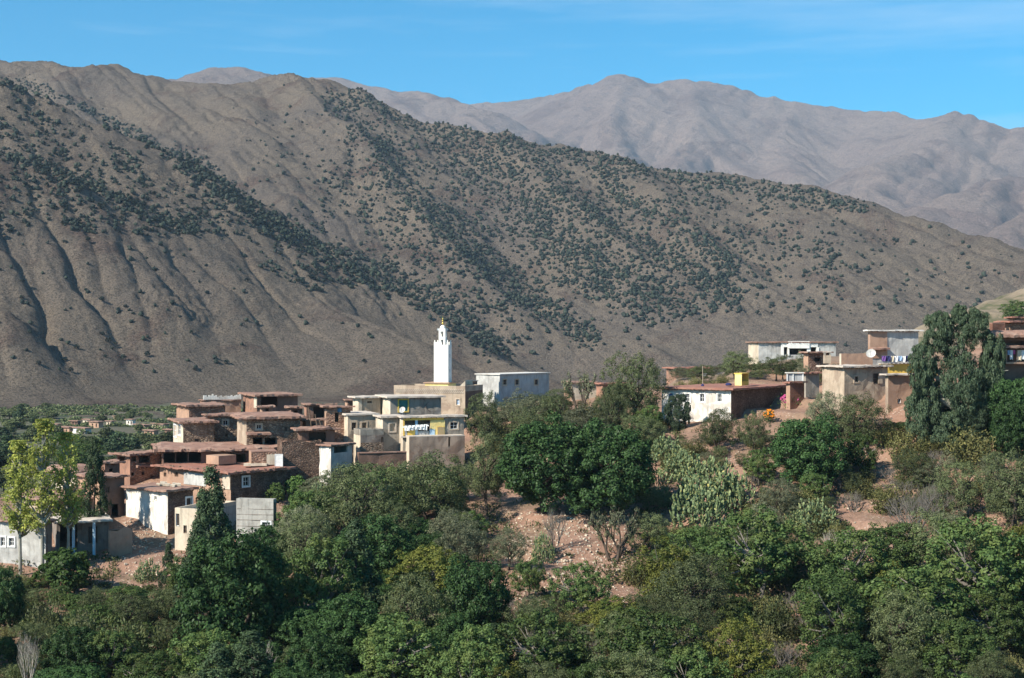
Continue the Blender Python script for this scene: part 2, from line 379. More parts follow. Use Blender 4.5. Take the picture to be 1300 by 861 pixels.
def near_h(X, Y):
    z = TW[-3] + TW[-2] * X + TW[-1] * Y
    for i in range(len(pts)):
        d2 = (X - pts[i, 0]) ** 2 + (Y - pts[i, 1]) ** 2
        z = z + TW[i] * 0.5 * d2 * np.log(d2 + 1e-9)
    fl = VALLEY + 1.2 * fbm(X / 40, Y / 40, 3)
    f = np.maximum(smoothstep(300, 400, Y), smoothstep(190, 260, np.abs(X)) * smoothstep(100, 160, Y))
    z = z * (1 - f) + fl * f
    # dry terraces held by low stone walls
    q = z / 1.5 + 0.5 * fbm(X / 30, Y / 30, 2); fr = q - np.floor(q)
    st = (np.floor(q) + smoothstep(0.72, 0.92, fr) - q) * 1.5
    amt = (1 - f) * 0.8 * smoothstep(70, 100, Y)
    z = z + st * amt * np.clip(0.6 + fbm(X / 25 + 5, Y / 25, 2) * 1.4, 0, 1)
    z = z + (fbm(X / 9, Y / 9, 3) * 0.45 + fbm(X / 1.6, Y / 1.6, 2) * 0.13) * (1 - 0.6 * f)
    hh = hill_h(X, Y)                               # the mountain's foot where the two meet
    return np.where(Y > 340, np.maximum(z, hh - 0.25), z)
Yn = np.concatenate([np.arange(40, 95, 1.6), np.arange(95, 215, 0.42), np.arange(215, 420, 2.0), np.arange(420, 700, 5.0)])
NG = Grid(-420, 1720, 560, Yn, near_h)

m, n, l, b = new_mat('pink_earth', 0.95, 0.1); m_ground = m
geo = n.new('ShaderNodeNewGeometry'); pos = geo.outputs['Position']
a1 = noise(n, l, pos, 0.12, 5, 0.6, 0.5); c1 = ramp(n, [(0.35, (0.26, 0.150, 0.105)), (0.5, (0.31, 0.190, 0.137)), (0.66, (0.24, 0.165, 0.112))]); l.new(a1.outputs[0], c1.inputs[0])
a2 = noise(n, l, pos, 1.3, 6, 0.7); f2 = ramp(n, [(0.48, (0, 0, 0)), (0.66, (0.7, 0.7, 0.7))]); l.new(a2.outputs[0], f2.inputs[0])
col = mix(n, l, f2.outputs[0], c1.outputs[0], (0.165, 0.105, 0.075))
vo = n.new('ShaderNodeTexVoronoi'); vo.inputs['Scale'].default_value = 2.6; l.new(pos, vo.inputs['Vector'])
f3 = ramp(n, [(0.0, (1, 1, 1)), (0.22, (1, 1, 1)), (0.34, (0, 0, 0))]); l.new(vo.outputs['Distance'], f3.inputs[0])
a3 = noise(n, l, pos, 0.35, 4, 0.6); f4 = ramp(n, [(0.48, (0, 0, 0)), (0.6, (0.75, 0.75, 0.75))]); l.new(a3.outputs[0], f4.inputs[0])
stm = mix(n, l, 1.0, f3.outputs[0], f4.outputs[0], 'MULTIPLY'); col = mix(n, l, stm, col, (0.46, 0.36, 0.29))
# down on the valley floor the fields are grey-green
sx = n.new('ShaderNodeSeparateXYZ'); l.new(pos, sx.inputs[0]); mr = n.new('ShaderNodeMapRange'); mr.inputs[1].default_value = 215; mr.inputs[2].default_value = 270
l.new(sx.outputs[1], mr.inputs[0])
mz = n.new('ShaderNodeMapRange'); mz.inputs[1].default_value = -16; mz.inputs[2].default_value = -24; l.new(sx.outputs[2], mz.inputs[0])
mm = n.new('ShaderNodeMath'); mm.operation = 'MULTIPLY'; l.new(mr.outputs[0], mm.inputs[0]); l.new(mz.outputs[0], mm.inputs[1])
a5 = noise(n, l, pos, 0.045, 4, 0.6, 0.3); c5 = ramp(n, [(0.38, (0.05, 0.065, 0.035)), (0.5, (0.13, 0.115, 0.085)), (0.62, (0.075, 0.09, 0.05)), (0.72, (0.19, 0.165, 0.13))]); l.new(a5.outputs[0], c5.inputs[0])
mt_ = n.new('ShaderNodeMapRange'); mt_.inputs[1].default_value = 200; mt_.inputs[2].default_value = 235; l.new(sx.outputs[1], mt_.inputs[0])
c6 = ramp(n, [(0.38, (0.10, 0.10, 0.055)), (0.5, (0.22, 0.175, 0.12)), (0.65, (0.28, 0.22, 0.155))]); l.new(a1.outputs[0], c6.inputs[0])
m6 = mix(n, l, mt_.outputs[0], col, c6.outputs[0]); m7 = mix(n, l, mm.outputs[0], m6, c5.outputs[0]); col = m7
l.new(col, b.inputs['Base Color'])
p_ = bump(n, l, a2.outputs[0], 0.7, 0.35, None); bump(n, l, f3.outputs[0], 0.35, 0.12, b, p_)
ng_obj = NG.mesh('ground', m_ground); tag(ng_obj, kind='structure')
# land that carries on to the horizon round the modelled valley
mb = MB()
S = 40000
for x0, x1, y0, y1 in ((-S, S, -S, S),): mb.quad((x0, y0, -62), (x1, y0, -62), (x1, y1, -62), (x0, y1, -62))
tag(mb.build('plain', m_ground), kind='structure')

# air: one closed box of thin even haze round everything, ground included
hz = MB(); hz.obox((-9000, -1500, -63.5), (18000, 0, 0), (0, 10500, 0), (0, 0, 63.5 + 1340))
mh = bpy.data.materials.new('thin_haze'); mh.use_nodes = True; mh.node_tree.nodes.clear()
ho = mh.node_tree.nodes.new('ShaderNodeOutputMaterial'); pv = mh.node_tree.nodes.new('ShaderNodeVolumePrincipled')
pv.inputs['Color'].default_value = (0.62, 0.80, 1.0, 1); pv.inputs['Density'].default_value = 6.2e-5; pv.inputs['Anisotropy'].default_value = 0.0
mh.node_tree.links.new(pv.outputs[0], ho.inputs['Volume'])
haze = hz.build('haze', mh); tag(haze, kind='stuff')
# ---------------------------------------------------------------- foliage
def leaf_mat(name, c1, c2, trans=0.25, odd=None, oddf=0.0):
    m = bpy.data.materials.new(name); m.use_nodes = True; t = m.node_tree; n = t.nodes; l = t.links; n.clear()
    out = n.new('ShaderNodeOutputMaterial'); geo = n.new('ShaderNodeNewGeometry'); oi = n.new('ShaderNodeObjectInfo')
    pts_ = [(0.0, c1), (0.75, c2), (1.0, (c2[0] * 1.5, c2[1] * 1.45, c2[2] * 1.3))]
    r = ramp(n, pts_); l.new(geo.outputs['Random Per Island'], r.inputs[0])
    col = r.outputs[0]
    if odd:
        nz = noise(n, l, geo.outputs['Position'], 0.55, 3, 0.5)
        fr = ramp(n, [(0.5, (0, 0, 0)), (0.62, (oddf, oddf, oddf))]); l.new(nz.outputs[0], fr.inputs[0]); col = mix(n, l, fr.outputs[0], col, odd)
    mr = n.new('ShaderNodeMapRange'); mr.inputs[3].default_value = 0.6; mr.inputs[4].default_value = 1.3; l.new(oi.outputs['Random'], mr.inputs[0])
    h = n.new('ShaderNodeHueSaturation'); l.new(mr.outputs[0], h.inputs['Value']); l.new(col, h.inputs['Color'])
    d = n.new('ShaderNodeBsdfDiffuse'); tr = n.new('ShaderNodeBsdfTranslucent'); g = n.new('ShaderNodeBsdfGlossy'); g.inputs['Roughness'].default_value = 0.5
    ms = n.new('ShaderNodeMixShader'); ms.inputs[0].default_value = trans; m2 = n.new('ShaderNodeMixShader'); m2.inputs[0].default_value = 0.012
    l.new(h.outputs[0], d.inputs[0]); l.new(h.outputs[0], tr.inputs[0]); l.new(d.outputs[0], ms.inputs[1]); l.new(tr.outputs[0], ms.inputs[2])
    l.new(ms.outputs[0], m2.inputs[1]); l.new(g.outputs[0], m2.inputs[2]); l.new(m2.outputs[0], out.inputs[0])
    return m
LM = {
 'carob': leaf_mat('leaf_dark_carob', (0.020, 0.046, 0.016), (0.048, 0.092, 0.030), 0.15),
 'walnut': leaf_mat('leaf_walnut', (0.042, 0.080, 0.024), (0.088, 0.135, 0.042), 0.2, (0.14, 0.16, 0.045), 0.5),
 'golden': leaf_mat('leaf_golden', (0.090, 0.110, 0.022), (0.165, 0.170, 0.040), 0.30, (0.06, 0.10, 0.025), 0.7),
 'olive': leaf_mat('leaf_olive', (0.056, 0.078, 0.032), (0.118, 0.140, 0.064), 0.15, (0.11, 0.125, 0.05), 0.5),
 'grey': leaf_mat('leaf_grey_olive', (0.095, 0.110, 0.060), (0.180, 0.190, 0.115), 0.2),
 'euc': leaf_mat('leaf_eucalyptus', (0.040, 0.072, 0.038), (0.090, 0.125, 0.072), 0.18),
 'poplar': leaf_mat('leaf_poplar', (0.21, 0.25, 0.055), (0.38, 0.40, 0.10), 0.45, (0.14, 0.20, 0.04), 0.4),
 'conifer': leaf_mat('needle_green', (0.030, 0.052, 0.026), (0.058, 0.088, 0.042), 0.1),
 'scrub': leaf_mat('leaf_dry_scrub', (0.090, 0.092, 0.034), (0.170, 0.160, 0.062), 0.2, (0.065, 0.09, 0.03), 0.7),
 'weed': leaf_mat('leaf_tall_weed', (0.055, 0.080, 0.030), (0.105, 0.125, 0.050), 0.22, (0.10, 0.09, 0.05), 0.6),
 'juniper': leaf_mat('leaf_juniper', (0.013, 0.021, 0.017), (0.026, 0.036, 0.027), 0.05),
 'fig': leaf_mat('leaf_fig', (0.055, 0.105, 0.028), (0.100, 0.165, 0.045), 0.3),
}
def bark(name, c1, c2, sc=6):
    m, n, l, b = new_mat(name, 0.95, 0.1); tc = n.new('ShaderNodeTexCoord'); nz = noise(n, l, tc.outputs['Object'], sc, 6, 0.7)
    r = ramp(n, [(0.35, c1), (0.65, c2)]); l.new(nz.outputs[0], r.inputs[0]); l.new(r.outputs[0], b.inputs['Base Color']); bump(n, l, nz.outputs[0], 0.6, 0.05, b); return m
BK = bark('brown_bark', (0.055, 0.042, 0.032), (0.12, 0.095, 0.075)); BP = bark('pale_bark', (0.20, 0.19, 0.15), (0.42, 0.40, 0.34)); BG = bark('grey_twig', (0.13, 0.115, 0.10), (0.24, 0.215, 0.19)); BW = bark('bleached_wood', (0.30, 0.27, 0.23), (0.5, 0.46, 0.4))

def rnd_dir(rg, n):
    v = rg.normal(size=(n, 3)); return v / np.linalg.norm(v, axis=1)[:, None]
def leaf_quads(rg, cen, nor, size, asp=1.7, up=None):
    """folded little leaf sprays: one rhombus of two triangles each"""
    n = len(cen); nor = nor / np.linalg.norm(nor, axis=1)[:, None]
    t = rnd_dir(rg, n) if up is None else up + 0.45 * rnd_dir(rg, n)
    t = t - nor * (t * nor).sum(1)[:, None]; t /= np.linalg.norm(t, axis=1)[:, None] + 1e-9
    b = np.cross(nor, t)
    L = (size * (0.65 + 0.7 * rg.random(n)))[:, None]; Wd = L / asp
    v = np.stack([cen - t * L * .5, cen + b * Wd * .5 - t * L * 0.08, cen + t * L * .5, cen - b * Wd * .5 - t * L * 0.08], 1).reshape(-1, 3)
    f = np.arange(n * 4).reshape(n, 4)
    return v, f
def clumps_to_leaves(rg, cc, cr_, per, size, asp=1.7, flat=0.85, out_w=0.8, droop=0.0):
    k = len(cc); idx = np.repeat(np.arange(k), per); n = len(idx)
    d = rnd_dir(rg, n); rr = rg.random(n) ** 0.4
    mid = cc.mean(0); outw = cc - np.array([0, 0, mid[2] * 0.8]); outw /= np.linalg.norm(outw, axis=1)[:, None] + 1e-9
    d = d + outw[idx] * 0.45 + np.array([0, 0, 0.2]); d /= np.linalg.norm(d, axis=1)[:, None]
    cen = cc[idx] + d * (cr_[idx] * rr)[:, None] * np.array([1, 1, flat])
    nor = d * out_w + rnd_dir(rg, n) * 0.55 + np.array([0, 0, 0.25])
    up = None if not droop else np.tile(np.array([0, 0, -droop]), (n, 1)) + rnd_dir(rg, n) * 0.35
    return leaf_quads(rg, cen, nor, size, asp, up)
def fib(n):
    i = np.arange(n) + .5; ph = np.arccos(1 - 2 * i / n); th = np.pi * (1 + 5 ** .5) * i
    return np.stack([np.cos(th) * np.sin(ph), np.sin(th) * np.sin(ph), np.cos(ph)], 1)
def crown_round(seed, ncl=90, per=75, size=.06, cr0=.2, zlo=-0.75, rough=.22, asp=1.7, shell=.62, gaps=0.12, droop=0, lobes=5, full=True):
    """crown in the box [-1,1] x [-1,1] x [0,1] (z is height above ground / total height)"""
    rg = np.random.default_rng(seed); d = fib(int(ncl * 1.35)) + rg.normal(size=(int(ncl * 1.35), 3)) * .12; d /= np.linalg.norm(d, axis=1)[:, None]
    d = d[d[:, 2] > zlo]
    # large lobes make the outline uneven
    ld = rnd_dir(rg, lobes + 3); amp = rg.uniform(.0, 1, lobes + 3)
    bumpv = np.max(np.clip((d @ ld.T - .45) / .55, 0, 1) * amp, axis=1)
    r = (1 - rough) + rough * 1.15 * bumpv + rg.normal(size=len(d)) * .05
    r = np.where(rg.random(len(d)) < .33, r * rg.uniform(shell * .7, .9, len(d)), r)
    r = np.where(rg.random(len(d)) < .14, r * rg.uniform(1.0, 1.22, len(d)), r)
    keep = rg.random(len(d)) > gaps; d = d[keep]; r = r[keep]
    cc = d * r[:, None] * (1 - cr0 * .7); cr_ = cr0 * rg.uniform(.6, 1.25, len(cc))
    if full:                                        # skirts that hang nearly to the ground
        lo_ = cc[:, 2] < 0; hr = np.sqrt(np.maximum(1e-3, 1 - np.clip(cc[:, 2], -.99, 0) ** 2)); k_ = np.where(lo_, np.minimum(2.2, 1 / hr) ** .95, 1.0); cc[:, 0] *= k_; cc[:, 1] *= k_
    v, f = clumps_to_leaves(rg, cc, cr_, per, size, asp, droop=droop)
    return v, f, cc
def squash(V, ratio):       # undo the stretch a slender tree's scale gives each leaf
    q = V.reshape(-1, 4, 3); c = q.mean(1, keepdims=True); return (c + (q - c) * np.array([1, 1, ratio])).reshape(-1, 3)
def map_h(v, z0):           # unit ball to the height range z0..1, kept in [0,1]
    v = v.copy(); v[:, 2] = z0 + (np.clip(v[:, 2], -1.1, 1.1) + 1) * .5 * (1 - z0); return v

def limb_tree(mb, cc, z0, seed, trunk_r=.06, n=9, lean=.06, stems=1, sides=5):
    rg = random.Random(seed)
    for s_ in range(stems):
        bx, by = (rg.uniform(-.12, .12) if stems > 1 else 0), (rg.uniform(-.12, .12) if stems > 1 else 0)
        fx, fy = bx + rg.uniform(-lean, lean) * 2, by + rg.uniform(-lean, lean) * 2; zf = z0 + .18
        mb.tube([(bx, by, -.05), (bx * .9 + fx * .1 + .02, by, z0 * .5 + .02), (fx, fy, zf)], [trunk_r * 1.2, trunk_r, trunk_r * .75], sides, True)
        for i in range(n // stems):
            c = cc[rg.randrange(len(cc))]; e = Vector(c) * .92; st = Vector((fx, fy, zf * rg.uniform(.75, 1.0)))
            md = st.lerp(e, .5) + Vector((rg.uniform(-.1, .1), rg.uniform(-.1, .1), rg.uniform(0, .08)))
            mb.tube([st, md, e], [trunk_r * .6, trunk_r * .36, trunk_r * .12], 4, False)
            for q in range(2):
                e2 = md.lerp(e, rg.random()) + Vector((rg.uniform(-.3, .3), rg.uniform(-.3, .3), rg.uniform(-.03, .15)))
                mb.tube([md, e2], [trunk_r * .25, trunk_r * .07], 3, False)

def rel_label(anch, x, y, head, tail=''):
    """says where a plant stands from the nearest thing one can find"""
    a = min(anch, key=lambda q: math.hypot(q[0] - x, (q[1] - y) * 1.2)); dx, dy = x - a[0], y - a[1]; d = math.hypot(dx, dy)
    ang = math.degrees(math.atan2(-dy, dx)) % 360; rel = ['right of', 'above right of', 'above', 'above left of', 'left of', 'below left of', 'below', 'below right of'][int((ang + 22.5) // 45) % 8]
    near = 'touching, ' if d < 12 else ('just ' if d < 30 else ('a little ' if d < 60 else ('well ' if d < 110 else 'far ')))
    return f"{head} {near}{rel} {a[2]}{tail}"
PROTO = {}
def proto(kind, var):
    """(trunk mesh or None, crown mesh or None, bark material)"""
    key = (kind, var)
    if key in PROTO: return PROTO[key]
    seed = abs(hash(kind)) % 1 + sum(ord(c) for c in kind) * 31 + var * 101
    rg = np.random.default_rng(seed); mb = MB(); bk = BK; lm = LM.get(kind)
    V = Fc = None
    if kind == 'carob':
        v, f, cc = crown_round(seed, 165, 110, .055, .17, -.99, .26, 1.6, gaps=.03); V = map_h(v, .0); Fc = f; limb_tree(mb, map_h(cc, .06), .12, seed, .05, 6)
    elif kind in ('walnut', 'golden'):
        v, f, cc = crown_round(seed, 175, 72, .056, .155, -.93, .50, 1.6, gaps=.16, lobes=9); V = map_h(v, .02); Fc = f; limb_tree(mb, map_h(cc, .1), .16, seed, .045, 12); bk = BG
    elif kind in ('olive', 'grey'):
        v, f, cc = crown_round(seed, 165, 84, .047, .165, -.9, .50, 2.4, gaps=.18, shell=.45, lobes=9); V = map_h(v, .04); Fc = f; limb_tree(mb, map_h(cc, .12), .16, seed, .04, 16, .1, 2)
    elif kind == 'euc':
        Vs = []; Fs = []; CCs = []; off = 0; r_ = random.Random(seed)
        lob = [(-.38, 0, .83, .36, .17), (.40, 0, .86, .36, .15), (0, .1, .70, .5, .2), (-.72, 0, .58, .33, .2), (.74, 0, .62, .32, .22), (0, -.3, .46, .55, .24), (-.6, .1, .30, .38, .2), (.62, -.1, .36, .40, .24), (-.2, -.2, .16, .42, .16), (.3, 0, .15, .42, .15), (.05, 0, .92, .2, .08)]
        for k, (x, y, z, rr, rz_) in enumerate(lob):
            v, f, cc = crown_round(seed + k, 58, 140, .05 / rr * .9, .25, -.9, .3, 2.8, gaps=.12, droop=1.0)
            v = v * np.array([rr, rr, rz_]) + np.array([x, y, z]); Vs.append(v); Fs.append(f + off); off += len(v); CCs.append(cc * np.array([rr, rr, rz_]) + np.array([x, y, z]))
        V = np.concatenate(Vs); Fc = np.concatenate(Fs); limb_tree(mb, np.concatenate(CCs), .2, seed, .05, 16, .05, 1); bk = BP
    elif kind == 'poplar':
        r_ = random.Random(seed); cc = []
        top = 1.0
        mb.tube([(0, 0, -.03), (.03, 0, .3), (-.02, .02, .7), (0, 0, .98)], [.075, .06, .035, .008], 6)
        for i in range(52):
            z = r_.uniform(.30, .98); a = r_.uniform(0, 6.28); L = (.72 - .3 * abs(z - .5)) * r_.uniform(.4, 1.0) * (1.1 - z) ** .45
            if z > .85: L *= .6
            e = Vector((math.cos(a) * L, math.sin(a) * L, min(z + .12 * r_.uniform(.5, 1.2), 1.0)))
            s0 = Vector((0, 0, z)); mb.tube([s0, s0.lerp(e, .5) - Vector((0, 0, .015)), e], [.022, .014, .004], 3, False)
            for t_ in (.45, .7, .95, 1.05): cc.append(s0.lerp(e, t_) + Vector((r_.uniform(-.12, .12), r_.uniform(-.12, .12), r_.uniform(-.02, .03))))
        cc = np.array([tuple(c) for c in cc]); crr = rg.uniform(.10, .24, len(cc))
        v, f = clumps_to_leaves(rg, cc, crr, 23, .085, 1.2, flat=.2, out_w=.4); V = squash(v, .2); Fc = f; V[:, 2] = np.clip(V[:, 2], 0.1, 1.03); bk = BP
    elif kind == 'conifer':
        cc = []
        for i in range(190):
            z = rg.random() ** .85; rad = (1 - z) ** .75 * (.9 + .2 * math.sin(i * 1.7)) + .04; a = rg.random() * 6.28; q = rg.uniform(.55, 1.0)
            cc.append((math.cos(a) * rad * q, math.sin(a) * rad * q, .05 + z * .95))
        cc = np.array(cc); crr = rg.uniform(.1, .22, len(cc)); v, f = clumps_to_leaves(rg, cc, crr, 75, .075, 1.8, flat=.3); V = squash(v, .3); Fc = f
        mb.tube([(0, 0, -.03), (0, 0, .9)], [.07, .01], 5)
    elif kind in ('weed', 'scrub'):
        nst = 150 if kind == 'weed' else 120; cs = []; ns = []; ups = []
        for i in range(nst):
            a = rg.random() * 6.28; q = rg.random() ** .6; x0, y0 = math.cos(a) * q * .62, math.sin(a) * q * .62
            ln = rg.uniform(.5, 1.0) * (1 - .35 * q); tip = np.array([x0 * 1.5 + rg.normal() * .08, y0 * 1.5 + rg.normal() * .08, ln])
            base = np.array([x0 * .8, y0 * .8, -.02]); m_ = 24; t = rg.random(m_) ** .7
            p_ = base + (tip - base) * t[:, None] + rg.normal(size=(m_, 3)) * (.045 if kind == 'weed' else .08) * np.array([1, 1, .6])
            cs.append(p_); ns.append(rnd_dir(rg, m_) + np.array([x0, y0, .3])); ups.append(np.tile(tip - base, (m_, 1)))
        v, f = leaf_quads(rg, np.concatenate(cs), np.concatenate(ns), .115 if kind == 'weed' else .095, 2.8 if kind == 'weed' else 1.8, np.concatenate(ups)); V = squash(v, .6); Fc = f
    elif kind == 'fig':
        v, f, cc = crown_round(seed, 60, 55, .12, .24, -.8, .3, 1.2, gaps=.1); V = map_h(v, .03); Fc = f; limb_tree(mb, map_h(cc, .05), .08, seed, .035, 8)
    elif kind == 'juniper':
        v, f, cc = crown_round(seed, 16, 9, .42, .42, -.6, .35, 1.3, gaps=.05, lobes=3); V = map_h(v, .05); Fc = f
    elif kind == 'far_tree':
        v, f, cc = crown_round(seed, 48, 30, .17, .28, -.97, .3, 1.3, gaps=.05, lobes=4); V = map_h(v, -.02); Fc = f; lm = LM['conifer'] if var % 2 else LM['olive']
        mb.tube([(0, 0, -.05), (0, 0, .6)], [.07, .03], 5)
    elif kind in ('bare', 'dead', 'sparse'):
        r_ = random.Random(seed)
        def grow(p0, d, L, rad, lev):
            if lev == 0: return
            p1 = p0 + d * L; mb.tube([p0, p0.lerp(p1, .5) + Vector((r_.uniform(-.05, .05), r_.uniform(-.05, .05), 0)) * L, p1], [rad, rad * .8, rad * .6], 4 if lev > 2 else 3, False)
            for q in range(3 if lev > 1 else 2):
                nd = (d + Vector((r_.uniform(-.75, .75), r_.uniform(-.75, .75), r_.uniform(-.15, .45)))).normalized(); grow(p1 if q else p0.lerp(p1, .7), nd, L * r_.uniform(.6, .82), rad * .58, lev - 1)
        stems = 6 if kind != 'sparse' else 3
        for s_ in range(stems):
            a = 6.28 * s_ / stems + r_.uniform(-.4, .4); grow(Vector((math.cos(a) * .05, math.sin(a) * .05, -.05)), Vector((math.cos(a) * .5, math.sin(a) * .5, 1)).normalized(), .33, .02 if kind != 'sparse' else .04, 5 if kind != 'sparse' else 4)
        vv = np.array(mb.v); sx_ = np.abs(vv[:, :2]).max(); sz_ = vv[:, 2].max(); mb.v = [(x / sx_, y / sx_, z / sz_) for x, y, z in mb.v]
        bk = BG if kind == 'bare' else (BW if kind == 'dead' else BK)
        if kind == 'sparse':
            tips = np.array([p for p in mb.v if p[2] > .4]); tips = tips[rg.integers(0, len(tips), 130)]; v, f = clumps_to_leaves(rg, tips, np.full(130, .11), 16, .06, 2.0); V = v; Fc = f; lm = LM['grey']
    tm = cm = None
    if mb.v:
        tm = bpy.data.meshes.new('trunk'); tm.from_pydata(mb.v, [], mb.f); tm.update(); tm.materials.append(bk); tm.polygons.foreach_set('use_smooth', [True] * len(tm.polygons))
    if V is not None:
        o = mesh_np('crown', V, Fc, lm); cm = o.data; bpy.data.objects.remove(o)
    PROTO[key] = (tm, cm); return PROTO[key]
CATS = {'carob': ('broadleaf_tree', 'tree'), 'walnut': ('walnut_tree', 'tree'), 'golden': ('walnut_tree', 'tree'), 'olive': ('olive_tree', 'tree'), 'grey': ('olive_tree', 'tree'), 'euc': ('eucalyptus_tree', 'tree'),
        'poplar': ('poplar_tree', 'tree'), 'conifer': ('conifer_tree', 'tree'), 'weed': ('tall_weed_clump', 'bush'), 'scrub': ('scrub_bush', 'bush'), 'fig': ('fig_bush', 'bush'), 'far_tree': ('valley_tree', 'tree'),
        'bare': ('bare_shrub', 'shrub'), 'dead': ('dead_tree', 'tree'), 'sparse': ('sapling', 'tree')}
def put(kind, p, w, h, label, group=None, var=None, bushlike=False, mat=None):
    name, cat = CATS[kind]
    if bushlike: name, cat = {'olive': 'olive_bush', 'grey': 'grey_bush', 'carob': 'evergreen_bush', 'walnut': 'leafy_bush', 'golden': 'leafy_bush', 'conifer': 'evergreen_bush', 'euc': 'leafy_bush'}.get(kind, name), 'bush'
    var = random.randrange(3) if var is None else var
    tm, cm = proto(kind, var)
    ry = random.uniform(.85, 1.1)
    if bushlike or (tm is None) or (cm is None):
        me = cm or tm; o = bpy.data.objects.new(name, me); C.objects.link(o); o.location = p; o.scale = (w / 2, w / 2 * ry, h); o.rotation_euler = (0, 0, random.uniform(0, 6.28))
        return tag(o, label, cat, group)
    e = empty(name, p, label, cat, group, 0 if kind == 'euc' else random.uniform(0, 6.28)); e.scale = (w / 2, w / 2 * ry, h)
    for nm, me in (('trunk', tm), ('crown', cm)):
        c = bpy.data.objects.new(nm, me); C.objects.link(c); c.parent = e
    return e
def plant(kind, cx, top, base, w, label, group=None, var=None, bushlike=False, D=None):
    """stands where the ground is seen at (cx, base); top and w are its size in photograph pixels"""
    p = NG.hit(cx, base) if D is None else P(cx, base, D)
    if p is None: p = P(cx, base, 200)
    if D is None: p.z = NG.height(p.x, p.y)
    d = p.y; return put(kind, p - Vector((0, 0, .15)), w / F * d, (base - top) / F * d, label, group, var, bushlike)
# ---------------------------------------------------------------- junipers on the mountainside
def seg_d(px, py, pl):
    b = 1e9
    for (x0, y0), (x1, y1) in zip(pl[:-1], pl[1:]):
        dx, dy = x1 - x0, y1 - y0; t = max(0, min(1, ((px - x0) * dx + (py - y0) * dy) / (dx * dx + dy * dy)))
        b = min(b, math.hypot(px - x0 - t * dx, py - y0 - t * dy))
    return b
def inside(px, py, pg):
    r = False; j = len(pg) - 1
    for i in range(len(pg)):
        (xi, yi), (xj, yj) = pg[i], pg[j]
        if (yi > py) != (yj > py) and px < (xj - xi) * (py - yi) / (yj - yi) + xi: r = not r
        j = i
    return r
BANDS = [([(565, 268), (600, 305), (655, 360), (705, 392)], 8, .9), ([(0, 103), (60, 118), (130, 150), (200, 185), (240, 205)], 6, .75), ([(240, 205), (290, 246), (340, 280), (420, 325), (480, 346), (530, 372), (580, 402), (625, 438)], 11, 1.3),
         ([(0, 196), (50, 213), (120, 238), (170, 262), (220, 285), (258, 302)], 6, .95), ([(450, 118), (500, 150), (560, 165), (640, 182), (720, 194), (800, 212), (880, 228), (960, 240), (1040, 254), (1095, 264)], 8, 1.2),
         ([(420, 130), (450, 152), (480, 180), (500, 222), (530, 256), (552, 276)], 11, 1.0), ([(560, 285), (605, 325), (655, 375), (700, 400), (750, 428)], 12, 1.1),
         ([(680, 192), (710, 240), (780, 290), (870, 340), (932, 385)], 9, 1.1), ([(755, 205), (800, 260), (870, 285), (915, 330), (930, 362)], 9, .8), ([(570, 172), (640, 230), (700, 300), (760, 350), (830, 385)], 26, .7),
         ([(600, 420), (650, 455)], 6, .8), ([(85, 282), (125, 300)], 6, .5), ([(1040, 305), (1055, 315), (1055, 335)], 6, .45)]
AREAS = [([(960, 240), (1140, 290), (1120, 420), (980, 410), (930, 380)], .13), ([(0, 112), (240, 215), (420, 335), (480, 365), (470, 400), (400, 375), (290, 315), (180, 280), (0, 205)], .30), ([(0, 215), (150, 262), (250, 305), (120, 305), (80, 285), (0, 300)], .30),
         ([(430, 140), (700, 195), (1000, 250), (1050, 300), (1020, 350), (930, 392), (860, 402), (800, 392), (700, 372), (610, 398), (500, 350), (430, 300), (400, 240), (430, 190)], .38),
         ([(1000, 255), (1130, 300), (1110, 400), (1230, 400), (1260, 370), (1240, 330), (1120, 290)], .05), ([(320, 150), (410, 140), (430, 240), (340, 240), (300, 200)], .07), ([(250, 300), (420, 360), (560, 400), (620, 450), (520, 400), (440, 400), (330, 360)], .14),
         ([(560, 350), (700, 405), (760, 440), (640, 452)], .10), ([(930, 390), (1080, 420), (1240, 410), (1100, 380)], .06)]
from mathutils import noise as _mn
def mnoise0(a, b): return _mn.noise(Vector((a / 40, b / 40, 5.5))) * 2 + _mn.noise(Vector((a / 11, b / 11, 1.5)))
def density(px, py):
    s = 0.004
    for pg, a in AREAS:
        if inside(px + 34 * mnoise0(px, py), py + 22 * mnoise0(py, px), pg): s = max(s, a)
    s *= 0.42 + 1.1 * max(0, float(fbm(np.array([px / 38.0]), np.array([py / 38.0]), 2)[0]) + .35)
    for pl, w, a in BANDS: s += 1.25 * a * math.exp(-(seg_d(px, py, pl) / w) ** 2)
    if py > 300 and px < 330: s = 0.012
    if py < 100: s *= .3
    return s
cands = []
for i in range(58000):
    px, py = random.uniform(-60, 1340), random.uniform(95, 475)
    if random.random() > density(px, py): continue
    p = HG.hit(px, py)
    if p is None or p.z < VALLEY + 6 or p.y < 600: continue
    p.z = HG.height(p.x, p.y)
    w = 1.5 + 2.6 * random.random() ** 1.8 * (1.0 if random.random() < .85 else .6); cands.append((w / p.y * F, p, w, px, py))
random.shuffle(cands)
cands.sort(key=lambda c: -c[0] * (1.0 if 0 < c[3] < 1300 else .1))
JR = [(lambda x, y: y > 290 and x < 480, 'lone dark juniper on the bare gullied lower slope of the left mountain spur', 'junipers on the gullied lower left slope'),
      (lambda x, y: x < 300 and y > 190 and seg_d(x, y, BANDS[3][0]) < 25, 'dark juniper in the row along the lower crest line of the left spur', 'junipers along the lower crest of the left spur'),
      (lambda x, y: x < 500 and y < 345, 'dark juniper scattered over the grey upper face of the left mountain spur', 'junipers on the upper left spur'),
      (lambda x, y: x > 950, 'small dark juniper dotted on the open right-hand mountain slope', 'junipers on the right-hand mountain slope'),
      (lambda x, y: True, 'dark juniper in the open wood on the middle of the mountainside behind the minaret', 'junipers on the middle mountainside')]
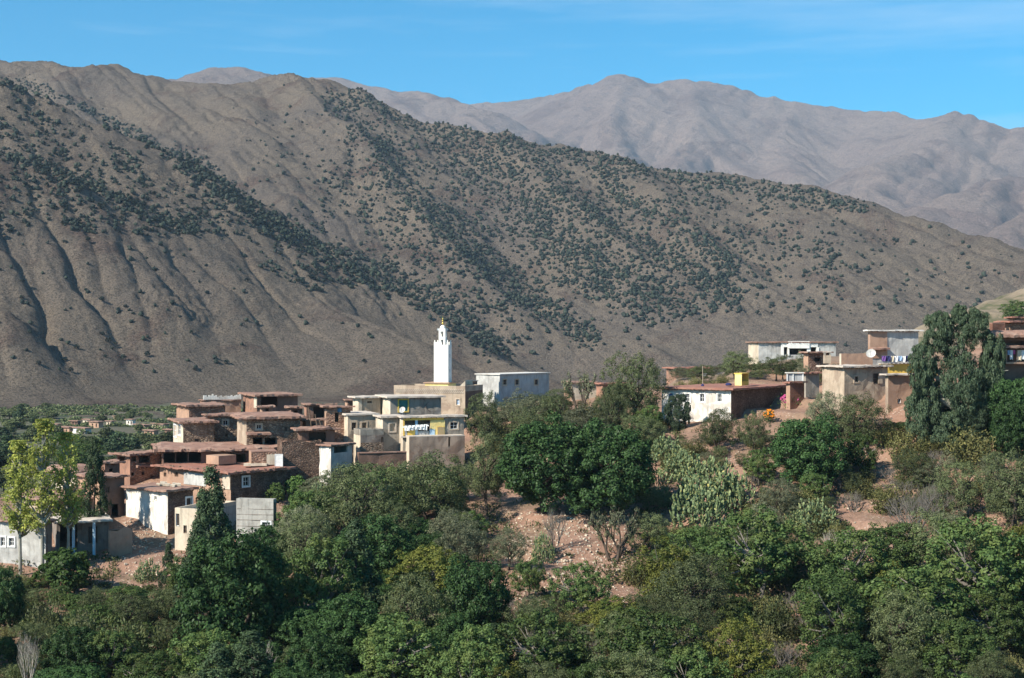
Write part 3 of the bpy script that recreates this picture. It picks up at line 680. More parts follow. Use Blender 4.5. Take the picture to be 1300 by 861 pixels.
HA = [(20, 110, "the upper crest's start"), (130, 152, "the upper crest's middle"), (235, 205, "the upper crest's lower bend"), (20, 198, "the lower crest's start"), (110, 235, "the lower crest's middle"), (215, 283, "the lower crest's end"),
      (60, 300, 'the head of the leftmost gullies'), (140, 320, 'the head of the middle gullies'), (260, 330, 'the head of the long right gully'), (340, 285, 'the dark wooded ravine'), (430, 330, "the ravine's middle"), (540, 385, "the ravine's foot"), (560, 410, 'the minaret tip'),
      (450, 400, 'the rocky slope left of the minaret'), (340, 420, 'the gullied face above the village'), (60, 420, 'the dark gully at the left edge'), (60, 160, 'the face between the crests'), (160, 215, 'the slope between the crests'), (370, 103, 'the knoll on the skyline'), (600, 300, "the wooded mountainside's middle"),
      (700, 400, 'the tan spur right of the minaret'), (850, 340, "the wooded mountainside's right part"), (1100, 350, 'the open right-hand slope')]
big, rest = cands[:300], cands[300:]
for s_, p, w, px, py in big:
    _, cm = proto('juniper', random.randrange(4)); o = bpy.data.objects.new('juniper_tree', cm); C.objects.link(o)
    o.location = p - Vector((0, 0, .3)); o.scale = (w / 2, w / 2, w * random.uniform(.75, 1.1)); o.rotation_euler = (0, 0, random.uniform(0, 6.28))
    for fn, lb, gr in JR:
        if fn(px, py):
            nn = sum(1 for q in cands if abs(q[3] - px) < 9 and abs(q[4] - py) < 7) - 1
            tag(o, rel_label(HA, px, py, ('lone' if nn == 0 else ('paired' if nn == 1 else 'crowded')) + (' small' if w < 3.2 else (' middling' if w < 3.7 else ' large')) + ' juniper'), 'tree', 'junipers dotted over the mountainside'); break
# the thousands beyond those three hundred, as one mass of real trees
import bmesh
bm = bmesh.new(); bmesh.ops.create_icosphere(bm, subdivisions=1, radius=1.0); iv = np.array([v.co[:] for v in bm.verts]); itf = np.array([[v.index for v in f.verts] for f in bm.faces]); bm.free()
bm = bmesh.new(); bmesh.ops.create_icosphere(bm, subdivisions=2, radius=1.0); iv2 = np.array([v.co[:] for v in bm.verts]); itf2 = np.array([[v.index for v in f.verts] for f in bm.faces]); bm.free()
Vs, Fs, off = [], [], 0
for s_, p, w, px, py in rest:
    rr = 1 + RNG.normal(size=len(iv2)) * .27; v = iv2 * rr[:, None] * np.array([w / 2, w / 2, w * random.uniform(.33, .62)]); v[:, 2] += w * .36
    Vs.append(v + np.array(p)); Fs.append(itf2 + off); off += len(v)
wood = mesh_np('juniper_wood', np.concatenate(Vs), np.concatenate(Fs), LM['juniper'])
tag(wood, 'open dark juniper wood covering the middle of the mountainside', kind='stuff'); wood['category'] = 'juniper wood'
print('junipers', len(cands))

# ---------------------------------------------------------------- trees and hedges on the valley floor far left
VT = [(8, 548, 588, 46), (28, 562, 596, 40), (45, 540, 562, 34), (60, 536, 552, 26), (20, 532, 545, 30), (136, 540, 566, 26), (150, 546, 574, 30), (168, 552, 574, 26), (183, 548, 566, 20), (196, 553, 570, 26), (212, 548, 568, 24), (176, 538, 548, 16),
      (110, 533, 541, 14), (92, 530, 538, 14), (72, 540, 556, 20), (40, 522, 534, 26), (65, 522, 532, 20), (12, 520, 532, 24), (130, 528, 536, 16), (150, 526, 534, 14), (205, 534, 544, 16), (222, 546, 560, 18), (118, 556, 572, 20), (100, 562, 582, 26), (80, 572, 592, 28),
      (5, 590, 620, 40), (60, 556, 574, 24), (30, 512, 520, 20), (58, 512, 520, 16), (160, 516, 523, 12), (188, 524, 532, 14), (250, 548, 560, 20), (-20, 560, 600, 50), (216, 526, 534, 14)]
for i in range(95):
    b_ = 520 + 80 * random.random() ** 1.3; cx = random.uniform(-60, 250); 
    if 50 < cx < 235 and 522 < b_ < 572 and random.random() < .85: continue
    w = random.uniform(9, 17) * (1 + (b_ - 520) / 60); VT.append((cx, b_ - w * random.uniform(.5, .9), b_, w))
VA = [(104, 548, 'the white distant village house'), (84, 548, 'the pinkish distant village house'), (166, 536, 'the small white far house'), (204, 542, 'the long brown far house'), (180, 543, 'the long low far mud house'), (56, 550, 'the leftmost far mud house'), (10, 520, 'the hill foot at the left edge'), (110, 515, 'the foot of the middle gullies'), (215, 528, 'the stone house corner'), (50, 545, 'the tallest poplar tip'), (5, 575, 'the left picture edge'), (140, 590, 'the timbered loft')]
for (cx, t, b_, w) in VT:
    D = 31.0 * F / max(b_ - CY, 40)
    p = P(cx, b_, D); p.z = NG.height(p.x, p.y) if D < 690 else p.z
    put('far_tree', p, w / F * D, (b_ - t) / F * D, rel_label(VA, cx, (t + b_) / 2, ('tiny' if w < 16 else ('small' if w < 22 else ('middling' if w < 30 else 'big'))) + ' green valley tree'), 'trees on the valley floor')

# hedges and field banks between them
rg = np.random.default_rng(5); cen, nor = [], []
for i in range(40):
    b_ = 514 + 60 * random.random(); cx = random.uniform(-60, 240); D = 31.0 * F / (b_ - CY); p0 = P(cx, b_, D); L = random.uniform(15, 60); a = random.uniform(-.35, .15)
    m_ = int(L * 16); t = rg.random(m_) * L; x = p0.x + np.cos(a) * t; y = p0.y + np.sin(a) * t + rg.normal(size=m_) * .6; z = np.array([NG.height(q, r) for q, r in zip(x, y)]) + rg.random(m_) * 1.6 * (.6 + .4 * np.sin(t * .6 + i))
    cen.append(np.stack([x, y, z], 1)); nor.append(rnd_dir(rg, m_) + np.array([0, 0, .4]))
cen = np.concatenate(cen); v, f = leaf_quads(rg, cen, np.concatenate(nor), .9, 1.3); hd = mesh_np('valley_hedges', v, f, LM['olive']); tag(hd, kind='stuff')
# ---------------------------------------------------------------- building materials
def mat_plaster(name, c, c2, patch=None, pf=0.0, rough=.95, sc=1.0, streak=.35):
    m, n, l, b = new_mat(name, rough, 0.1); pos = n.new('ShaderNodeNewGeometry').outputs['Position']
    a1 = noise(n, l, pos, .55 * sc, 6, .65, .4); r = ramp(n, [(.32, c2), (.55, c), (.75, tuple(x * 1.1 for x in c))]); l.new(a1.outputs[0], r.inputs[0]); col = r.outputs[0]
    if patch:
        a2 = noise(n, l, pos, .38 * sc, 5, .6, .8); f = ramp(n, [(.54, (0, 0, 0)), (.58, (pf, pf, pf))]); l.new(a2.outputs[0], f.inputs[0]); col = mix(n, l, f.outputs[0], col, patch)
    mp_ = n.new('ShaderNodeMapping'); mp_.inputs['Scale'].default_value = (1.8, 1.8, .25); l.new(pos, mp_.inputs[0])
    a3 = noise(n, l, mp_.outputs[0], 1.5, 4, .6); f = ramp(n, [(.5, (1, 1, 1)), (.72, (1 - streak,) * 3)]); l.new(a3.outputs[0], f.inputs[0]); col = mix(n, l, 1.0, col, f.outputs[0], 'MULTIPLY')
    l.new(col, b.inputs['Base Color']); a4 = noise(n, l, pos, 5, 5, .7); bump(n, l, a4.outputs[0], .5, .05, b); return m
def mat_stone(name, cs, mortar, sc=3.2, asp=.6, bs=.9):
    m, n, l, b = new_mat(name, .95, .1); pos = n.new('ShaderNodeNewGeometry').outputs['Position']
    mp_ = n.new('ShaderNodeMapping'); mp_.inputs['Scale'].default_value = (1, 1, 1 / asp); l.new(pos, mp_.inputs[0])
    wz = noise(n, l, mp_.outputs[0], 2.0, 2, .5); ad = n.new('ShaderNodeMixRGB'); ad.blend_type = 'ADD'; ad.inputs[0].default_value = .25; l.new(mp_.outputs[0], ad.inputs[1]); l.new(wz.outputs[1], ad.inputs[2])
    vo = n.new('ShaderNodeTexVoronoi'); vo.inputs['Scale'].default_value = sc; l.new(ad.outputs[0], vo.inputs['Vector'])
    r = ramp(n, [(i / (len(cs) - 1), c) for i, c in enumerate(cs)]); sp = n.new('ShaderNodeSeparateColor'); l.new(vo.outputs['Color'], sp.inputs[0]); l.new(sp.outputs[0], r.inputs[0])
    ve = n.new('ShaderNodeTexVoronoi'); ve.feature = 'DISTANCE_TO_EDGE'; ve.inputs['Scale'].default_value = sc; l.new(ad.outputs[0], ve.inputs['Vector'])
    f = ramp(n, [(0.02, (1, 1, 1)), (.13, (0, 0, 0))]); l.new(ve.outputs[0], f.inputs[0]); col = mix(n, l, f.outputs[0], r.outputs[0], mortar)
    a1 = noise(n, l, pos, .5, 5, .6, .5); f2 = ramp(n, [(.35, (.62, .6, .58)), (.65, (1.15, 1.12, 1.1))]); l.new(a1.outputs[0], f2.inputs[0]); col = mix(n, l, 1.0, col, f2.outputs[0], 'MULTIPLY')
    l.new(col, b.inputs['Base Color']); bump(n, l, ve.outputs[0], bs, .18, b); return m
M = {}
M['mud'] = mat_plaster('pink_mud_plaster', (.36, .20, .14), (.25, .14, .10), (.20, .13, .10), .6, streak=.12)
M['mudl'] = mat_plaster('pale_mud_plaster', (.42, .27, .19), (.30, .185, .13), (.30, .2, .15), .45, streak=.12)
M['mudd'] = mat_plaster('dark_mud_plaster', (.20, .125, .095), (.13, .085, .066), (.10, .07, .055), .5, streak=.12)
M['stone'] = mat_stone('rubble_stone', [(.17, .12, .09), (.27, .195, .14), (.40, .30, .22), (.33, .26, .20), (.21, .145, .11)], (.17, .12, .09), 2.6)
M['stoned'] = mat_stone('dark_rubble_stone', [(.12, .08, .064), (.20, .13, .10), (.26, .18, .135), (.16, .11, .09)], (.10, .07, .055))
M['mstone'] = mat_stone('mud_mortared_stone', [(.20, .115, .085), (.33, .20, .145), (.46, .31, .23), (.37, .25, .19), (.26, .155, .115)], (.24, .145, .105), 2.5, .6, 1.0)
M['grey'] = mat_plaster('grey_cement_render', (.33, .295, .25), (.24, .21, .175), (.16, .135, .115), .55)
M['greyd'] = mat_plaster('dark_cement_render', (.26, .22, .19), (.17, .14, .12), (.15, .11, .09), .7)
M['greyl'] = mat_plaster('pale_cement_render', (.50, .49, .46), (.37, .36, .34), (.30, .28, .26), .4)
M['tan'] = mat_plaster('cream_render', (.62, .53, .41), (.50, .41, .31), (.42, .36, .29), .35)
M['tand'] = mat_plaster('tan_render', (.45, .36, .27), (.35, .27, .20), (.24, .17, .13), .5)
M['white'] = mat_plaster('whitewash', (.74, .71, .65), (.58, .54, .48), (.42, .35, .29), .55, streak=.3)
M['purewhite'] = mat_plaster('fresh_whitewash', (.84, .82, .76), (.78, .76, .70), streak=.08)
M['bluewhite'] = mat_plaster('grey_blue_render', (.42, .43, .43), (.34, .35, .355), (.29, .29, .29), .4)
M['yellow'] = mat_plaster('ochre_yellow_paint', (.80, .54, .12), (.68, .44, .10), streak=.12)
M['yellowl'] = mat_plaster('pale_yellow_paint', (.82, .66, .28), (.74, .56, .21), streak=.12)
M['rough'] = mat_plaster('rough_earth_render', (.33, .255, .20), (.23, .17, .13), (.20, .135, .10), .7, streak=.25)
M['sky'] = mat_plaster('pale_blue_paint', (.52, .68, .80), (.44, .6, .72), streak=.1)
M['block'] = mat_plaster('grey_block', (.42, .40, .36), (.33, .31, .28), (.27, .25, .23), .4)
M['roof'] = mat_plaster('trodden_mud_roof', (.31, .185, .14), (.21, .125, .098), (.38, .27, .21), .5, sc=1.6, streak=0)
M['roofr'] = mat_plaster('red_mud_roof', (.32, .155, .115), (.25, .12, .09), (.36, .21, .16), .4, sc=1.6, streak=0)
M['slab'] = mat_plaster('concrete_slab', (.58, .50, .42), (.46, .39, .33), (.38, .30, .25), .4, streak=.1)
M['slabw'] = mat_plaster('pale_concrete_slab', (.68, .64, .58), (.55, .50, .44), streak=.1)
M['wood'] = bark('weathered_beam', (.07, .05, .038), (.16, .115, .085), 5)
M['brush'] = bark('brushwood', (.09, .062, .045), (.22, .16, .115), 9)
def flat(name, c, rough=.6, spec=.4, metal=0):
    m, n, l, b = new_mat(name, rough, spec); pos = n.new('ShaderNodeTexCoord').outputs['Object']; nz = noise(n, l, pos, 3, 4, .6)
    r = ramp(n, [(.3, tuple(x * .8 for x in c)), (.7, tuple(min(1, x * 1.1) for x in c))]); l.new(nz.outputs[0], r.inputs[0]); l.new(r.outputs[0], b.inputs['Base Color']); b.inputs['Metallic'].default_value = metal; return m
M['glass'] = flat('dark_window_glass', (.02, .022, .026), .15, .6)
M['frame'] = flat('white_window_frame', (.74, .74, .72)); M['frameb'] = flat('brown_window_frame', (.20, .13, .085)); M['frametan'] = flat('tan_surround', (.48, .38, .28))
M['teal'] = flat('teal_shutter', (.04, .22, .20)); M['blue'] = flat('blue_shutter', (.06, .16, .42)); M['door'] = flat('dark_door', (.045, .032, .025)); M['doorw'] = flat('white_door', (.72, .72, .70))
M['gold'] = flat('gilt_copper', (.62, .46, .12), .35, .5, .7); M['metal'] = flat('galvanised_metal', (.45, .46, .47), .4, .5, .6); M['bluet'] = flat('blue_plastic', (.05, .17, .30), .4)
M['red'] = flat('red_cloth', (.35, .05, .04), .9, .1); M['pink'] = flat('pink_cloth', (.55, .12, .28), .9, .1); M['clothw'] = flat('white_cloth', (.82, .82, .80), .9, .1); M['navy'] = flat('navy_cloth', (.035, .04, .12), .9, .1)
M['purple'] = flat('purple_cloth', (.16, .08, .26), .9, .1); M['clothb'] = flat('pale_blue_cloth', (.35, .50, .68), .9, .1); M['cream'] = flat('cream_cloth', (.62, .54, .40), .9, .1); M['green'] = flat('green_cloth', (.08, .25, .10), .9, .1)
M['brick'] = mat_stone('red_brick_infill', [(.22, .10, .07), (.30, .15, .105), (.26, .12, .085)], (.14, .09, .07), 5, .45, .5)
M['soil'] = m_ground

from mathutils import noise as mnoise
def n1(x, y): return mnoise.noise(Vector((x, y, 3.7))) + .4 * mnoise.noise(Vector((x * 2.1, y * 2.1, 9.2)))
def face_mesh(mb, O, d, L, z0, z1, nrm, holes, amp, th=.22, ragged=0.0, seed=0.0):
    """a wall with real openings; O base point, d direction, nrm outward normal, holes (u0, u1, za, zb)"""
    def splits(a, b, cuts, st):
        s_ = sorted(set([a, b] + [c for c in cuts if a + .02 < c < b - .02])); o = []
        for p, q in zip(s_[:-1], s_[1:]):
            k = max(1, int(round((q - p) / st))); o += [p + (q - p) * i / k for i in range(k)]
        return o + [b]
    us = splits(0, L, [h[0] for h in holes] + [h[1] for h in holes], .8); zs = splits(z0, z1, [h[2] for h in holes] + [h[3] for h in holes], .8)
    ix = {}
    for i, u in enumerate(us):
        for j, z in enumerate(zs):
            e = min(1, u / .6, (L - u) / .6); w = n1((O.x + d.x * u) * .9 + seed, z * .9 + O.y * .3) * amp * e
            zz = z + (ragged * n1(u * 1.7 + seed, 4.2) if j == len(zs) - 1 else 0)
            ix[i, j] = len(mb.v); p = O + d * u + nrm * w; mb.v.append((p.x, p.y, zz))
    for i in range(len(us) - 1):
        for j in range(len(zs) - 1):
            um, zm = (us[i] + us[i + 1]) / 2, (zs[j] + zs[j + 1]) / 2
            if any(h[0] < um < h[1] and h[2] < zm < h[3] for h in holes): continue
            mb.f.append((ix[i, j], ix[i + 1, j], ix[i + 1, j + 1], ix[i, j + 1]))
    for h in holes:
        q = [O + d * h[0], O + d * h[1]]; a = Vector((q[0].x, q[0].y, h[2])); b = Vector((q[1].x, q[1].y, h[2])); c = Vector((q[1].x, q[1].y, h[3])); e = Vector((q[0].x, q[0].y, h[3]))
        f_ = nrm * .03; k = nrm * -th
        for s_, t in ((a, b), (b, c), (c, e), (e, a)): mb.quad(s_ + f_, t + f_, t + k, s_ + k)
class House:
    def __init__(s, name, label, xl, xc, xr, yt, yb, D, a, mats, cat='house', down=3.0, amp=.09, ragged=0.0, group=None):
        s.a = R(a); s.D = D; s.C = P(xc, yt, D); s.z1 = s.C.z; s.z0 = P(xc, yb, D).z; s.amp = amp
        s.d = {'L': Vector((-math.cos(s.a), math.sin(s.a), 0)), 'R': Vector((math.sin(s.a), math.cos(s.a), 0))}
        s.n = {'L': -s.d['R'], 'R': -s.d['L']}
        s.len = {'L': min(8.0 if s.a > R(55) else 14.0, abs(s.u('L', xl))), 'R': min(16.0, abs(s.u('R', xr)))}
        s.o = Vector((s.C.x, s.C.y, s.z0)); s.e = empty(name, s.o, label, cat, group)
        s.mats = mats; s.holes = {'L': [], 'R': []}; s.down = down; s.ragged = ragged; s.parts = []
    def u(s, f, px):
        k = (px - CX) / F; d = s.d[f]; return (s.C.x - k * s.C.y) / (k * d.y - d.x)
    def uz(s, f, px, py):
        u = s.u(f, px); Y = s.C.y + s.d[f].y * u; return u, (CY - py) / F * Y
    def pt(s, f, u, z, out=0): p = s.C + s.d[f] * u + s.n[f] * out; return Vector((p.x, p.y, z))
    def rect(s, f, x0, x1, y0, y1):
        xm = (x0 + x1) / 2; u0 = s.u(f, x0); u1 = s.u(f, x1); um, zt = s.uz(f, xm, y0); _, zb = s.uz(f, xm, y1)
        return min(u0, u1), max(u0, u1), zb, zt
    def bld(s, mb, name, mat, parent=None, kind=None):
        o = mb.build(name, mat, parent or s.e, kind=kind, off=s.o if parent is None else s.o); return o
    def open(s, f, x0, x1, y0, y1, kind='window', frame='frame', pane='glass', surround=None, bars=1):
        u0, u1, zb, zt = s.rect(f, x0, x1, y0, y1)
        u0 = max(u0, .12); u1 = min(u1, s.len[f] - .12)
        if u1 - u0 < .15: return
        zt = min(zt, s.z1 - .1)
        s.holes[f].append((u0, u1, zb, zt)); d, nn = s.d[f], s.n[f]
        if surround:
            mb = MB(); w_ = .17
            for (a0, a1, b0, b1) in ((u0 - w_, u0, zb - w_, zt + w_), (u1, u1 + w_, zb - w_, zt + w_), (u0, u1, zt, zt + w_), (u0, u1, zb - w_, zb)):
                mb.obox(s.pt(f, a0, b0, -.02), d * (a1 - a0), nn * .09, Vector((0, 0, b1 - b0)))
            s.bld(mb, 'window_surround', M[surround])
        if kind == 'hole': return
        mb = MB(); t = .06; k = -.14; H = zt - zb; Wd = u1 - u0
        for (a0, a1, b0, b1) in ((u0, u0 + t, zb, zt), (u1 - t, u1, zb, zt), (u0 + t, u1 - t, zt - t, zt), (u0 + t, u1 - t, zb, zb + t)):
            mb.obox(s.pt(f, a0, b0, k), d * (a1 - a0), nn * .07, Vector((0, 0, b1 - b0)))
        if kind == 'window':
            for i in range(bars): mb.obox(s.pt(f, u0 + Wd * (i + 1) / (bars + 1) - .02, zb + t, k + .01), d * .04, nn * .04, Vector((0, 0, H - 2 * t)))
            if H > .7: mb.obox(s.pt(f, u0 + t, zb + H * .5 - .02, k + .015), d * (Wd - 2 * t), nn * .04, Vector((0, 0, .04)))
        fr = s.bld(mb, 'door' if kind == 'door' else 'window', M[frame])
        mb = MB(); mb.obox(s.pt(f, u0 + t, zb + t, k - .03), d * (Wd - 2 * t), nn * .035, Vector((0, 0, H - 2 * t)))
        if kind == 'door':
            for i in range(1, 4): mb.obox(s.pt(f, u0 + Wd * i / 4 - .01, zb + t, k + .002), d * .02, nn * .012, Vector((0, 0, H - 2 * t)))
        c = mb.build('door_leaf' if kind == 'door' else 'pane', M[pane], fr, off=s.o)
    def walls(s):
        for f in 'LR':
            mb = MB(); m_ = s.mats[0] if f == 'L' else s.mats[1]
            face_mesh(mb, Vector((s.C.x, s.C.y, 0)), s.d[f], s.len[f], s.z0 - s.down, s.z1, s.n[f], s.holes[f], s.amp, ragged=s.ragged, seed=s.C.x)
            s.bld(mb, 'wall', M[m_])
        cL = s.C + s.d['L'] * s.len['L']; cR = s.C + s.d['R'] * s.len['R']; bk = cL + s.d['R'] * s.len['R']
        for (p, q) in ((cL, bk), (cR, bk)):
            mb = MB(); dd = (q - p); L = Vector((dd.x, dd.y, 0)).length; dd = Vector((dd.x, dd.y, 0)) / L; face_mesh(mb, Vector((p.x, p.y, 0)), dd, L, s.z0 - s.down, s.z1, Vector((0, 0, 0)), [], 0)
            s.bld(mb, 'wall', M[s.mats[1]])
        return s
    def roof(s, mat='roof', oh=.5, th=.3, beams=True, jit=.1, rise=0.0, stones=False, ohs=None, dz=0.0):
        """mud or concrete slab: uneven edge, uneven top, poles showing under the eave"""
        oL, oR, oB = (oh, oh, oh) if ohs is None else ohs
        dL, dR = s.d['L'], s.d['R']; LL, LR = s.len['L'], s.len['R']
        def at(u, v): return s.C + dL * u + dR * v
        nu = max(3, int((LL + oL * 2) / .38)); nv = max(3, int((LR + oR * 2) / .38)); th = th * .66
        mb = MB(); top = {}; bot = {}
        z1 = s.z1 + dz
        for i in range(nu + 1):
            for j in range(nv + 1):
                u = -oR + (LL + oR + oB) * i / nu; v = -oL + (LR + oL + oB) * j / nv
                edge = i in (0, nu) or j in (0, nv)
                if edge and jit: u += jit * (2.2 * n1(u * .9 + s.C.x, v * .9) + random.uniform(-.35, .35)); v += jit * (2.2 * n1(u * .9, v * .9 + s.C.x) + random.uniform(-.35, .35))
                p = at(u, v); w = n1(p.x * .45, p.y * .45) * jit * 1.0
                e = min(1.0, min(i, nu - i, j, nv - j) / 2.0)
                zt = z1 + th + w + rise * e + (random.uniform(-.3, .2) * jit * 1.6 if edge else 0)
                top[i, j] = len(mb.v); mb.v.append((p.x, p.y, zt))
                if edge: bot[i, j] = len(mb.v); mb.v.append((p.x, p.y, z1 + w * .5 - (random.uniform(0, .08) if jit else 0)))
        for i in range(nu):
            for j in range(nv): mb.f.append((top[i, j], top[i + 1, j], top[i + 1, j + 1], top[i, j + 1]))
        ring = [(i, 0) for i in range(nu)] + [(nu, j) for j in range(nv)] + [(i, nv) for i in range(nu, 0, -1)] + [(0, j) for j in range(nv, 0, -1)]
        for a_, b_ in zip(ring, ring[1:] + ring[:1]): mb.f.append((top[a_], bot[a_], bot[b_], top[b_]))
        mb.f.append(tuple(bot[r] for r in ring))
        r_ = s.bld(mb, 'roof', M[mat])
        if beams:
            mb = MB()
            for f, ol, od in (('L', oL, 'R'), ('R', oR, 'L')):
                L = s.len[f]; k = max(2, int(L / .62))
                for i in range(k):
                    u = (i + .5) * L / k + random.uniform(-.08, .08); rr = random.uniform(.05, .085); p = s.pt(f, u, z1 - rr - .01, -.5); q = s.pt(f, u, z1 - rr - .01, ol * random.uniform(.7, 1.15)); mb.tube([p, q], rr, 5)
            c = mb.build('roof_beams', M['wood'], r_, kind='stuff', off=s.o)
        if beams and mat.startswith('roof'):
            mb = MB()
            for f, ol in (('L', oL), ('R', oR)):
                for k in range(int(s.len[f] * 4.5)):
                    u = random.uniform(-.2, s.len[f]); p = s.pt(f, u, z1 + random.uniform(-.05, .06), ol * .4); q = s.pt(f, u + random.uniform(-.15, .15), z1 + random.uniform(-.1, .03), ol + random.uniform(.02, .28)); mb.tube([p, q], random.uniform(.015, .035), 3, False)
            mb.build('brushwood', M['brush'], r_, kind='stuff', off=s.o)
        if stones:
            mb = MB()
            for k in range(int((LL + LR) * 3.2)):
                if random.random() < .5: p = at(random.uniform(0, LL), -oL + random.uniform(.05, .35))
                else: p = at(-oR + random.uniform(.05, .35), random.uniform(0, LR))
                sz = random.uniform(.08, .2); q = Vector((p.x, p.y, z1 + th - .03)); ax = Vector((random.uniform(.5, 1), random.uniform(-.5, .5), 0)) * sz; mb.obox(q, ax, Vector((-ax.y, ax.x, 0)) * .8, Vector((random.uniform(-.03, .03), 0, sz * .7)))
            mb.build('edge_stones', M['stone'], r_, kind='stuff', off=s.o)
        return s
    def parapet(s, mat, h=.5, t=.2, cren=False):
        dL, dR = s.d['L'], s.d['R']; LL, LR = s.len['L'], s.len['R']; z = s.z1 + .003
        def seg(p, d, L, inn):
            mb = MB(); q = Vector((p.x, p.y, z)); mb.obox(q, d * L, inn * t, Vector((0, 0, h))); s.bld(mb, 'parapet', M[mat])
        seg(s.C, dL, LL, dR); seg(s.C + dL * t + dR * LR * 0 + dR * t - dL * t, dR, LR - t, dL)
        seg(s.C + dL * (LL - t) + dR * (t + .003), dR, LR - t, dL); seg(s.C + dL * (t + .003) + dR * (LR - t), dL, LL - 2 * t, dR)
        mb = MB(); p = s.C + dL * .1 + dR * .1; mb.obox((p.x, p.y, s.z1 - .12), dL * (LL - .2), dR * (LR - .2), Vector((0, 0, .1))); s.bld(mb, 'roof', M['slab']); return s
    def box(s, name, f, x0, x1, y0, y1, mat, out=0.0, depth=.2, kind=None):
        """a box proud of a face, given by where it shows on that face"""
        u0, u1, zb, zt = s.rect(f, x0, x1, y0, y1); mb = MB(); mb.obox(s.pt(f, u0, zb, out), s.d[f] * (u1 - u0), s.n[f] * depth, Vector((0, 0, zt - zb))); return s.bld(mb, name, M[mat], kind=kind)
    def awning(s, f, x0, x1, y, depth, mat='roof', th=.22):
        u0, u1, zb, _ = s.rect(f, x0, x1, y - 1, y); mb = MB(); k = max(2, int((u1 - u0) / .5)); prev = None
        for i in range(k + 1):
            u = u0 + (u1 - u0) * i / k; dd = depth + random.uniform(-.12, .12); z = zb + random.uniform(-.04, .04)
            row = [s.pt(f, u, z + th + .12, .01), s.pt(f, u, z + th, dd), s.pt(f, u, z, dd), s.pt(f, u, z + .02, .01)]
            if prev:
                for q in range(4): mb.quad(prev[q], row[q], row[(q + 1) % 4], prev[(q + 1) % 4])
            else: mb.poly(row)
            prev = row
        mb.poly(prev[::-1]); o = s.bld(mb, 'awning', M[mat]); mb = MB()
        for i in range(max(2, int((u1 - u0) / .6))):
            u = u0 + .2 + i * .6; mb.tube([s.pt(f, u, zb - .05, .01), s.pt(f, u, zb - .05, depth * 1.05)], .05, 5)
        mb.build('roof_beams', M['wood'], o, kind='stuff', off=s.o)
def stick(pts, rad, mat, name, label, cat, n=6):
    mb = MB(); o0 = Vector(pts[0]); mb.tube(pts, rad, n); o = mb.build(name, mat, None, off=o0); o.location = o0; return tag(o, label, cat)

# ================================================================ left village, from the top down
# H2 topmost house with the white pillar
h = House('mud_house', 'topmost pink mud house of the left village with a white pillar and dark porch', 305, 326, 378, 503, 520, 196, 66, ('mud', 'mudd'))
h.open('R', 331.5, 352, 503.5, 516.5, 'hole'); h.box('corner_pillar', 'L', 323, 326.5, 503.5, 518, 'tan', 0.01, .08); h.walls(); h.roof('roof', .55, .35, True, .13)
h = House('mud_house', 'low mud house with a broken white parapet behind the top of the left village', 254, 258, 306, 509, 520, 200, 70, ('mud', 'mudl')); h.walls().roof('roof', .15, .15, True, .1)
mb = MB()
for i in range(22):
    u0 = h.len['R'] * i / 22; hh = random.uniform(.35, .8); mb.obox(h.pt('R', u0, h.z1 + .16, -.1), h.d['R'] * (h.len['R'] / 22 - .02), h.n['L'] * -.0 + h.n['R'] * .25, Vector((0, 0, hh)))
h.bld(mb, 'parapet', M['white'])
h = House('mud_house', 'pink plastered block at the upper left end of the left village', 224, 240, 286, 516, 532, 190, 62, ('mudl', 'mstone')); h.walls().roof('roof', .6, .3, True, .14)
# H4 stone wall behind
h = House('stone_house', 'tall rubble stone house with one pale framed window under a thin mud roof', 262, 266, 305, 528, 562, 182, 70, ('mud', 'stone'))
h.open('R', 283, 289.5, 533.5, 540, surround='frametan'); h.open('R', 286, 289, 551, 554.5, 'hole'); h.walls().roof('roof', .55, .25, True, .12, stones=True)
# H3
h = House('stone_house', 'stone house with whitewashed side and two tall white framed windows', 218, 232.5, 272, 537, 570, 177, 68, ('tan', 'stone'))
h.open('L', 221, 224.5, 540, 554, surround='frame', pane='frametan'); h.open('L', 226.5, 230, 540, 552, surround='frame'); h.open('R', 246.5, 253, 557, 567, 'door', 'frameb', 'door'); h.walls().roof('roof', .6, .28, True, .13, stones=True)
# H5
h = House('stone_house', 'large stone house with a broad pink mud roof in the middle of the left village', 301, 313, 381, 532, 585, 171, 70, ('tand', 'stone'))
h.open('R', 325.5, 332, 539, 545, surround='frametan'); h.open('R', 361, 365, 542, 548, 'window', 'frameb'); h.open('R', 321, 333, 556, 565, 'hole'); h.open('R', 336, 350, 556, 566, 'hole')
h.awning('R', 312, 342, 551.5, 1.3); h.walls().roof('roof', .8, .3, True, .16, rise=.25, stones=True)
